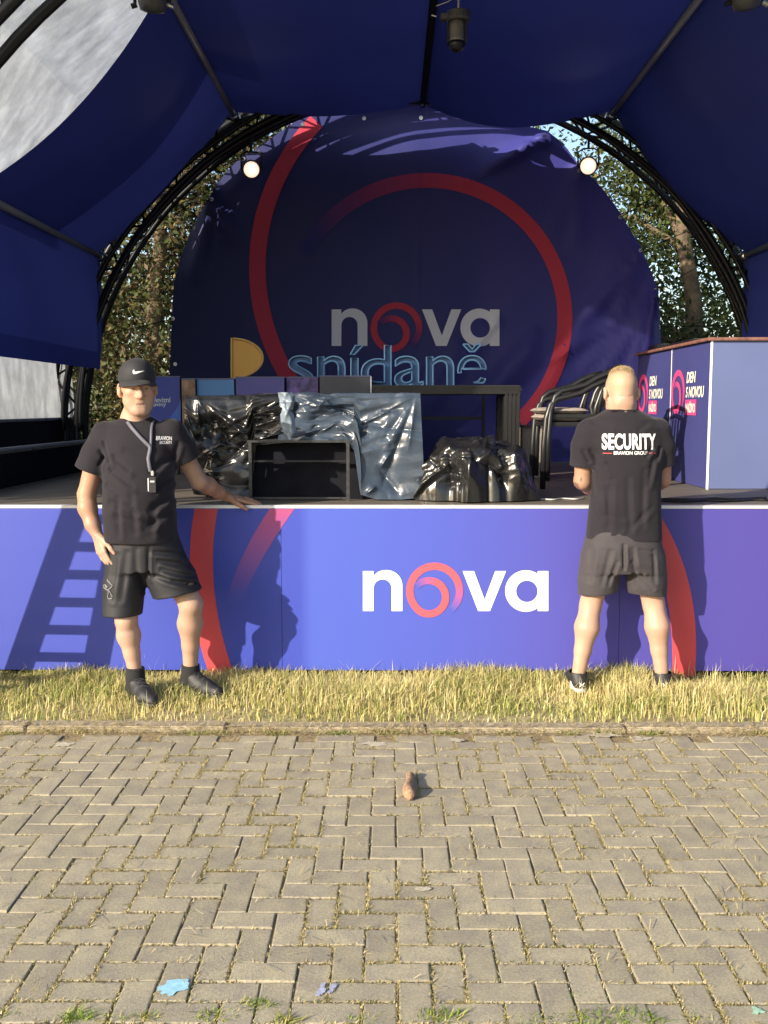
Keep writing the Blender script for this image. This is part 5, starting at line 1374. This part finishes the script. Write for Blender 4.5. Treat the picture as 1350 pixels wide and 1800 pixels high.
# T-shirt
zA = lambda py: A(0, py).z
TA = Field((A(110,700).x, YP-.32, zA(965)), (A(350,700).x, YP+.34, zA(725)), .0052)
TA.loft([(zA(733), A(238,733).x, YP+.035, .078, .085), (zA(743), A(238,743).x, YP+.03, .135, .10), (zA(751), A(239,751).x, YP+.02, .185, .115), (zA(763), A(241,763).x, YP+.01, .200, .125),
         (zA(785), A(243,785).x, YP-.005, .195, .138), (zA(815), A(246,815).x, YP-.02, .190, .148), (zA(860), A(247,860).x, YP-.035, .190, .160), (zA(900), A(248,900).x, YP-.035, .195, .163), (zA(960), A(250,960).x, YP-.02, .200, .160)], .01, 2.2, tw=.10)
TA.chain_cut([A(186,765), A(171,800), A(153,845)], [.078,.083,.094], [(A(155,826), A(153,838)-A(175,780))], .03, hollow=.010)
TA.chain_cut([A(300,761,.01), A(318,795,.05), A(337,828,.085)], [.080,.086,.094], [(A(321,812,.06), A(330,820,.08)-A(308,780,.04))], .03, hollow=.010)
TA.plane(A(0,949), Vector((0,0,-1)))
TA.cone(A(239,722,-.02), A(239,737,.01), .066, .066, .008, sub=True)
rw = random.Random(11)
for (x0,y0,x1,y1,dy,wd,dp) in [(196,800,232,830,-.15,.016,.010),(190,822,240,858,-.165,.018,.010),(186,850,236,888,-.17,.018,.011),(192,880,250,905,-.18,.020,.010),(300,800,262,832,-.15,.016,.009),(306,835,270,862,-.165,.016,.009),(304,868,262,900,-.17,.018,.010),(200,905,280,925,-.18,.02,.009),(215,790,262,800,-.15,.02,.006),(296,900,255,930,-.17,.018,.009),
     (176,775,196,815,-.10,.012,.010),(168,790,188,822,-.08,.012,.010),(308,775,296,815,-.08,.012,.010),(180,798,166,822,-.085,.010,.008),(235,860,243,940,-.185,.02,.008),(275,880,268,945,-.18,.02,.009),(210,870,214,945,-.16,.018,.009)]:
    TA.fold2(A(x0,y0,-.14), A(x1,y1,-.14), wd*1.05, dp*1.25, YP+.03); TA.fold2(A(x0+7,y0+9,-.14), A(x1+7,y1+9,-.14), wd*1.1, -dp*.8, YP+.03)
TA.ripple(cloth_noise(3, .0028, 9, (1,1,.7)))
TA.cone(A(250,949,-.02)-Vector((0,0,.03)), A(250,940,-.02), .165, .165, .004, sub=True) if False else None
V, Q = TA.mesh(); tA = mk('t_shirt', smooth_mesh(V, Q, 1), Q, M_tee, pA, smooth=True)
bv = bvh_of(tA)
def chest(px, py):
    p = A(px, py, -.15); r = onto(bv, p.x, YP-.6, p.z, 1, .003); return r if r is not None else p
M_printg = mat('grey_white_print', (.55,.55,.58), .7)
text_fit('BRAVION', 270, -774.5, 296, -767, lambda u, v: chest(u, -v + (u-271)*.03), 'print', M_printg, tA, bold=.02, sub=2)
text_fit('SECURITY', 276, -781, 296, -776, lambda u, v: chest(u, -v + (u-271)*.03), 'print', M_printg, tA, bold=.02, sub=2)
# shorts
SA = Field((A(165,900).x, YP-.32, zA(1095)), (A(385,900).x, YP+.32, zA(925)), .0052)
SA.loft([(zA(930), A(252,930).x, YP-.01, .185, .145), (zA(960), A(254,960).x, YP-.01, .192, .148), (zA(1000), A(258,1000).x, YP-.01, .19, .14)], .02, 2.2)
SA.chain_cut([A(226,975,-.01), A(218,1030,-.03), A(213,1110,-.055)], [.120,.112,.104], [(A(215,1077), (.03,0,-1))], .03, hollow=.012, depth=.04)
SA.chain_cut([A(284,975), A(303,1020,-.015), A(324,1080,-.03)], [.122,.130,.140], [(A(315,1041), (.20,0,-.985))], .03, hollow=.012, depth=.04)
for (x0,y0,x1,y1,dy,wd,dp) in [(275,985,345,1005,-.14,.014,.010),(280,1000,352,1024,-.15,.014,.010),(270,1012,345,1036,-.15,.014,.009),(262,970,320,978,-.14,.014,.009),(225,965,215,1060,-.15,.02,.008),(240,960,245,1050,-.14,.018,.009),(205,970,196,1060,-.11,.018,.008),(262,960,262,1020,-.13,.012,.012),(300,1020,350,1030,-.15,.012,.008)]:
    SA.fold2(A(x0,y0,-.14), A(x1,y1,-.14), wd*1.05, dp*1.25, YP+.03); SA.fold2(A(x0+3,y0+7,-.14), A(x1+3,y1+7,-.14), wd, -dp*.8, YP+.03)
SA.ripple(cloth_noise(8, .003, 10, (1,1,.5)))
V, Q = SA.mesh(); sA = mk('shorts', smooth_mesh(V, Q, 1), Q, M_short1, pA, smooth=True)
bv2 = bvh_of(sA)
def onshort(px, py):
    p = A(px, py, -.12); r = onto(bv2, p.x, YP-.6, p.z, 1, .004); return r if r is not None else Vector((p.x, YP-.12, p.z))
M_emb = mat('grey_emblem', (.22,.22,.23), .6)
em_ = [(372,950),(378,970),(430,1008),(475,1045),(455,1075),(400,1120),(420,1140),(475,1230),(465,1265),(395,1270),(390,1245),(405,1150),(395,1125),(340,1110),(298,1095),(295,1060),(325,1040),(382,1072),(375,1085),(330,1072)]
MB().tube([onshort(150+a/9.643, 920+b/9.643) for a, b in em_], .0026, 5).build('emblem', M_emb, sA)
# socks and shoes
for an, hl, te in ((anL, G(231,1214), G(291,1243)), (anR, G(322,1206), G(404,1222))):
    F = Field((an.x-.1, an.y-.1, 0), (an.x+.1, an.y+.1, an.z+.08), .005)
    F.cone(an+Vector((0,0,.05)), an-Vector((0,0,.06)), .050, .054, .01).plane(an+Vector((0,0,.035)), Vector((0,0,1)))
    V, Q = F.mesh(); mk('sock', smooth_mesh(V, Q, 1), Q, M_sock, pA, smooth=True)
    d = (te-hl); d.z = 0; d.normalize(); hl2 = Vector((an.x, an.y, .004)) - d*.065; te2 = hl2 + d*.292
    shoe(pA, hl2, te2, an, M_sole)
# cap
CF = Field((hcA.x-.17, hcA.y-.26, hcA.z-.06), (hcA.x+.19, hcA.y+.16, hcA.z+.20), .004)
T2 = lambda x, y, z: T(x, y, z); Mi = np.array(RmA.transposed())
CF.ell(T(0,-.010,.052), (.089*scA,.110*scA,.094*scA), Mi, .01); CF.ell(T(0,.03,.078), (.070*scA,.074*scA,.066*scA), Mi, .02)
up = RmA @ Vector((0,0,1)); CF.plane(T(0,0,.038), tuple(-up), .004)
CF.ell(T(0,-.012,.028), (.079*scA,.101*scA,.080*scA), Mi, .003, True)
for s in (-1,0,1): CF.fold(T(s*.05,.09,.06), T(0,-.01,.146), .005, .0025)
V, Q = CF.mesh(); cap = mk('cap', smooth_mesh(V, Q, 1), Q, M_cap, pA, smooth=True)
# brim: curved visor
V = []; F = []
nb = 24
for lay in (0, 1):
    for i in range(nb+1):
        a = R(-78 + 156*i/nb)
        for j in range(7):
            t = j/6; r0x, r0y = .084, .100; ext = .080*math.cos(a)**.7 if math.cos(a) > 0 else 0
            x_ = math.sin(a)*(r0x + .008*t); y_ = -.012 + math.cos(a)*(r0y + ext*t*1.0)
            z_ = .047 - .024*t*math.cos(a) - .030*(math.sin(a)**2)*(.35+.65*t) + (.0 if lay else .004)
            V.append(T(x_, y_, z_))
m_ = (nb+1)*7
for lay in (0, 1):
    for i in range(nb):
        for j in range(6):
            q = lay*m_ + i*7+j; f = (q, q+1, q+8, q+7); F.append(f if lay else f[::-1])
for i in range(nb): q = i*7+6; F.append((q, q+7, m_+q+7, m_+q))
mk('brim', V, F, M_cap, cap, smooth=True)
MB().lathe([(.002,.006),(.007,.004),(.008,0)], T(0,-.01,.147), tuple(up), 10).build('button', M_cap, cap, smooth=True)
bvc = bvh_of(cap)
sw = [(248,656.5),(249.5,656.6),(250.2,657.8),(252.5,657.4),(256.8,655.6),(253,658.2),(250,659.6),(248,659.3),(247.6,658)]
sw = [(238.5,650.8),(240.4,650.6),(240.6,653.4),(243,653.9),(247.5,653.2),(256.8,652.2),(249,655.6),(243.5,657.8),(239.8,658.2),(238,656.2),(237.9,653)]
poly('emblem', [[(a, -b) for a, b in sw]], lambda u, v: (lambda p: (onto(bvc, p.x, YP-.7, p.z, 1, .004) or p))(W(u, -v, YP-.1)), mat('white_embroidery', (.8,.8,.8), .7), cap)
# lanyard and badge
M_lan = mat('grey_ribbon', (.085,.085,.11), .6)
def ribbon(name, pts, wd, par):
    V = []; F = []
    for i, (px, py, o) in enumerate(pts):
        p = A(px, py, -.12); h = onto(bv, p.x, YP-.6, p.z, 1, .006+o); c_ = h if h is not None else Vector((p.x, YP-.06, p.z))
        n2 = pts[min(i+1, len(pts)-1)]; n1 = pts[max(0, i-1)]; tx, ty = n2[0]-n1[0], n2[1]-n1[1]; l = math.hypot(tx, ty); sx_, sy_ = -ty/l*wd, tx/l*wd
        for s in (-1, 1): V.append(c_ + Vector((s*sx_, 0, -s*sy_)))
        for s in (-1, 1): V.append(c_ + Vector((s*sx_, .0015, -s*sy_)))
    for i in range(len(pts)-1):
        k_ = i*4; F += [(k_, k_+1, k_+5, k_+4), (k_+2, k_+6, k_+7, k_+3), (k_, k_+4, k_+6, k_+2), (k_+1, k_+3, k_+7, k_+5)]
    return mk(name, V, F, M_lan, par, smooth=True)
la_ = empty('lanyard', A(266, 860, -.2), 'dark lanyard with a hanging badge around the left-hand man\'s neck', 'lanyard')
def lp_(a, b, n): return [(a[0]+(b[0]-a[0])*i/n, a[1]+(b[1]-a[1])*i/n, .002) for i in range(n+1)]
ribbon('ribbon', lp_((219,741),(246,768),7)+lp_((248,770),(264,785),5)+lp_((265,788),(263,806),4)+lp_((263.5,808),(267,828),4), .0095, la_)
ribbon('ribbon', lp_((262,740),(264,765),5)+lp_((264.5,768),(265.5,786),4), .007, la_)
p = chest(268, 832); MB().box((p.x-.006, p.y-.012, p.z-.012), (p.x+.010, p.y-.004, p.z+.014), b=.003).build('clip', M_alu, la_)
p = chest(269, 851); bd_ = MB().box((p.x-.022, p.y-.012, p.z-.043), (p.x+.022, p.y-.008, p.z+.040), b=.002).build('badge', mat('badge_black', (.02,.02,.025), .3), la_)
MB().box((p.x-.0205, p.y-.0130, p.z-.036), (p.x-.017, p.y-.0121, p.z+.034)).build('badge_stripe', M_white, bd_)
MB().box((p.x-.008, p.y-.0130, p.z+.012), (p.x+.014, p.y-.0121, p.z+.020)).build('badge_print', M_printg, bd_)

# ============ the man on the right, seen from behind
YQ = 5.54
def B(px, py, dy=0.0): return W(px, py, YQ+dy)
baseB = (B(1092,1210).x, YQ, 0)
FBd = Field((B(1000,700).x, YQ-.25, 0), (B(1185,700).x, YQ+.50, 1.88), .0052)
hcB = B(1092, 690, .0); scB = 1.08
TB, RmB = head(FBd, hcB, math.pi + .05, scB, pitch=-.18)
FBd.cone(TB(0,-.035,-.03), B(1094,735,.0), .060, .068, .03); FBd.cone(B(1094,728,.0), B(1096,760,-.01), .066, .10, .05)
FBd.cone(TB(-.025,-.052,-.062), TB(.025,-.052,-.062), .022, .022, .03)
FBd.fold(TB(-.05,-.085,-.036), TB(.05,-.085,-.036), .006, .004)
sL, sR = B(1030,764), B(1160,762)
eL = B(1024,846,.04); wL = B(1064,872,.24); eR = B(1166,842,.05); wR = B(1122,868,.25)
for a, e, w_ in ((sL,eL,wL),(sR,eR,wR)):
    FBd.chain([a, a.lerp(e,.5), e], [.060,.054,.046], .02); FBd.chain([e, e.lerp(w_,.3), e.lerp(w_,.7), w_], [.046,.047,.038,.030], .02)
hand(FBd, wL, Vector((1,.25,-.05)), Vector((0,.4,1)), Vector((0,1,.2)), curl=(.3,.45,.4), spread=.05, sc=1.0)
hand(FBd, wR, Vector((-1,.25,-.05)), Vector((0,.4,1)), Vector((0,1,.2)), curl=(.3,.45,.4), spread=.05, sc=1.0)
FBd.loft([(B(0,770).z, B(1096,770).x, YQ, .15, .09), (B(0,870).z, B(1100,870).x, YQ, .14, .09), (B(0,960).z, B(1096,960).x, YQ, .15, .10)], .03)
hL, hR = B(1062,960), B(1130,960); kL = B(1038,1064,.02); kR = B(1149,1062,.02); aL = B(1016,1190,-.02); aR = B(1164,1190,-.02)
leg(FBd, hL, kL, aL, Vector((-.12,-.99,0)), (.09,.062,.068,.037)); leg(FBd, hR, kR, aR, Vector((.12,-.99,0)), (.09,.062,.068,.037))
V, Q = FBd.mesh(); V = smooth_mesh(V, Q, 1)
C = vary((.40,.245,.178), len(V)); nz = vnoise(V[:,0]*20, V[:,1]*20, V[:,2]*20)[:,None]; C *= 1+.08*nz; C[:,1:] *= 1-.06*vnoise(V[:,0]*9+4, V[:,1]*9, V[:,2]*9)[:,None]
armm = ((V[:,2] < 1.45) & (V[:,2] > .95))[:,None]; C = np.where(armm, C*np.array([.82,.76,.72]), C)
C = face_colors(V, C, RmB, hcB, scB)
Qh = (V - np.array(hcB)) @ np.array(RmB) / scB   # cropped fair hair: a faint tint of the scalp
m = (np.clip((Qh[:,2]+.02)/.02, 0, 1)*np.clip((.05-Qh[:,1])/.03, 0, 1)*(V[:,2] > 1.55)*(np.abs(Qh[:,0]) < .0765))[:,None]
C = C*(1-.55*m) + np.array((.38,.27,.17))*.55*m
# tattoo on the left forearm
tm = ((V[:,0] < B(1040,0).x) & (V[:,2] < B(0,838).z) & (V[:,2] > B(0,868).z)) & (vnoise(V[:,0]*30, V[:,1]*30, V[:,2]*30+2) > .28)
C[tm] *= .45
pB = mk('person', V, Q, M_skin, base=baseB, smooth=True, col=C)
tag(pB, 'man seen from behind with cropped fair hair, black printed T-shirt and charcoal shorts', 'person', 'two men in front of the stage')
# short hair on top
bvB = bvh_of(pB); rg = np.random.default_rng(77); Vh = []; Fh = []; Ch = []
Mh = RmB
for k in range(9000):
    u = rg.normal(size=3); u[2] = abs(u[2])*1.0 + .15; u /= np.linalg.norm(u); u[0] *= .95
    dirn = Mh @ Vector(u); o_ = TB(0,-.012,.036); h = bvB.ray_cast(o_ + dirn*.3, -dirn)
    if h[0] is None: continue
    ql = Mh.transposed() @ (h[0]-Vector(hcB)) / scB
    if ql.y > .075 or ql.z < .055 : continue
    topw = min(1, max(0, (ql.z-.078)/.025))
    if rg.random() > .25 + .75*topw: continue
    ln = (.0035 + .013*topw)*(0.7+.6*rg.random()); g_ = (dirn + Vector(rg.normal(size=3))*.35 + Mh @ Vector((0,.5,.3))*topw).normalized()
    sd = g_.cross(Vector(rg.normal(size=3))).normalized()*.0009; b0 = h[0] - dirn*.001; i0 = len(Vh)
    Vh += [b0-sd, b0+sd, b0+g_*ln]; Fh.append((i0, i0+1, i0+2)); c_ = np.array((.42,.31,.18))*(1+.25*rg.normal()); Ch += [c_]*3
if Vh: mk('hair', Vh, Fh, M_leafcol, pB, col=np.clip(np.array(Ch), .05, .8))
# sunglasses temple over the ear
MB().tube([TB(-.083,-.008,.014), TB(-.081,.03,.020), TB(-.074,.08,.020)], .0025, 5).build('glasses_arm', M_frame, pB)
MB().tube([TB(.083,-.008,.014), TB(.081,.03,.020), TB(.074,.08,.020)], .0025, 5).build('glasses_arm', M_frame, pB)
# T-shirt
zB = lambda py: B(0, py).z
TS = Field((B(1000,700).x, YQ-.30, zB(962)), (B(1190,700).x, YQ+.30, zB(708)), .0052)
TS.loft([(zB(718), B(1094,718).x, YQ+.01, .080, .080), (zB(727), B(1094,727).x, YQ+.0, .128, .095), (zB(737), B(1094,737).x, YQ-.01, .182, .110), (zB(752), B(1095,752).x, YQ-.015, .212, .122),
         (zB(780), B(1098,780).x, YQ-.015, .208, .130), (zB(815), B(1100,815).x, YQ-.01, .198, .132), (zB(860), B(1100,860).x, YQ, .190, .132), (zB(910), B(1098,910).x, YQ, .203, .142), (zB(960), B(1096,960).x, YQ, .215, .150)], .01, 2.3)
TS.chain_cut([B(1036,760), B(1029,785,.01), B(1025,840,.03)], [.075,.076,.083], [(B(1026,819,.02), (-.05,.1,-1))], .03, hollow=.010)
TS.chain_cut([B(1156,758), B(1161,785,.01), B(1162,840,.03)], [.073,.074,.078], [(B(1163,817,.02), (.05,.1,-1))], .03, hollow=.010)
TS.plane(B(0,947), Vector((0,0,-1)))
for (x0,y0,x1,y1,dy,wd,dp) in [(1050,790,1070,850,-.14,.016,.007),(1046,830,1062,920,-.15,.018,.009),(1075,840,1072,940,-.16,.02,.009),(1105,835,1108,940,-.16,.02,.008),(1135,820,1130,930,-.15,.02,.010),(1152,800,1140,860,-.13,.016,.009),(1040,790,1060,812,-.11,.012,.010),(1150,785,1135,805,-.12,.012,.009),(1028,790,1042,815,-.08,.010,.009),(1164,785,1156,812,-.08,.010,.009),(1042,900,1095,935,-.16,.016,.008),(1150,890,1105,932,-.16,.016,.007),(1060,905,1100,915,-.16,.014,.007),(1045,740,1075,760,-.12,.014,.005),(1145,742,1120,758,-.12,.014,.005)]:
    TS.fold2(B(x0,y0,-.14), B(x1,y1,-.14), wd*1.05, dp*1.2, YQ+.03); TS.fold2(B(x0+6,y0+4,-.14), B(x1+6,y1+4,-.14), wd*1.1, -dp*.75, YQ+.03)
TS.ripple(cloth_noise(14, .0026, 8, (1.2,1,.4)))
for k in range(2): TS.cone(B(1072,721,-.085+.0*k), B(1116,721,-.085), .004, .004, .006)
V, Q = TS.mesh(); tB = mk('t_shirt', smooth_mesh(V, Q, 1), Q, M_tee, pB, smooth=True)
bv3 = bvh_of(tB)
def back_(px, py, off=.0035):
    p = B(px, py, -.14); r = onto(bv3, p.x, YQ-.6, p.z, 1, off); return r if r is not None else Vector((p.x, YQ-.15, p.z))
M_printw = mat('white_shirt_print', (.74,.74,.76), .6); M_printr = mat('red_shirt_print', (.5,.08,.09), .6)
text_fit('SECURITY', 1059.5, -790.5, 1155, -762, lambda u, v: back_(u, -v), 'print', M_printw, tB, bold=.036, sub=3, space=1.06)
text_fit('BRAVION GROUP', 1079, -799.3, 1140, -793, lambda u, v: back_(u, -v), 'print', M_printw, tB, bold=.022, sub=2)
for x0_, x1_ in ((1061,1076),(1142,1153)):
    poly('print_line', [[(x0_,-797.6)]+[(x0_+(x1_-x0_)*i/5,-796.2) for i in range(6)]+[(x1_,-797.6)]+[(x1_-(x1_-x0_)*i/5,-797.6) for i in range(1,5)]], lambda u, v: back_(u, -v), M_printr, tB)
# shorts
SB = Field((B(1000,900).x, YQ-.30, zB(1062)), (B(1185,900).x, YQ+.30, zB(925)), .0052)
SB.loft([(zB(930), B(1096,930).x, YQ, .200, .142), (zB(955), B(1094,955).x, YQ-.005, .215, .150), (zB(985), B(1093,985).x, YQ-.005, .222, .148), (zB(1002), B(1093,1002).x, YQ, .222, .135)], .02, 2.3)
SB.chain_cut([B(1059,985), B(1052,1020,.005), B(1045,1075,.015)], [.118,.112,.100], [(B(1049,1042), (.12,0,-.99))], .025, hollow=.010)
SB.chain_cut([B(1132,985), B(1136,1020,.005), B(1142,1075,.015)], [.118,.110,.098], [(B(1138,1044), (-.06,0,-.99))], .025, hollow=.010)
for (x0,y0,x1,y1,dy,wd,dp) in [(1096,955,1097,1003,-.15,.010,.014),(1112,960,1120,1040,-.15,.016,.010),(1108,985,1135,1010,-.15,.014,.010),(1118,1000,1155,1040,-.13,.014,.009),(1075,965,1060,1035,-.15,.018,.009),(1045,960,1040,1030,-.13,.016,.007),(1085,985,1070,1035,-.14,.014,.009),(1150,965,1155,1030,-.12,.014,.008),(1120,965,1150,972,-.15,.008,.006)]:
    SB.fold2(B(x0,y0,-.14), B(x1,y1,-.14), wd*1.05, dp*1.2, YQ+.03); SB.fold2(B(x0+5,y0+3,-.14), B(x1+5,y1+3,-.14), wd, -dp*.7, YQ+.03)
SB.ripple(cloth_noise(18, .0026, 10, (1,1,.5)))
V, Q = SB.mesh(); sB_ = mk('shorts', smooth_mesh(V, Q, 1), Q, M_short2, pB, smooth=True)
for an, dd in ((aL, Vector((-.10,1,0))), (aR, Vector((.12,1,0)))):
    F = Field((an.x-.1, an.y-.1, 0), (an.x+.1, an.y+.1, an.z+.05), .005)
    F.cone(an+Vector((0,0,-.015)), an-Vector((0,0,.06)), .041, .044, .01).plane(an+Vector((0,0,-.02)), Vector((0,0,1)))
    V, Q = F.mesh(); mk('sock', smooth_mesh(V, Q, 1), Q, M_sockw, pB, smooth=True)
    dd.normalize(); hl2 = Vector((an.x, an.y, .004)) - dd*.062
    shs = shoe(pB, hl2, hl2 + dd*.285, an, M_solew, laces=False)
    hp = hl2 - dd*.004 + Vector((0,0,.05))
    for q in (-1, 1): MB().tube([hp + Vector((q*.012, -.024, -.008)), hp + Vector((q*.004, -.028, .004)), hp + Vector((q*.013, -.024, .014))], .0025, 5).build('emblem', M_white, shs)
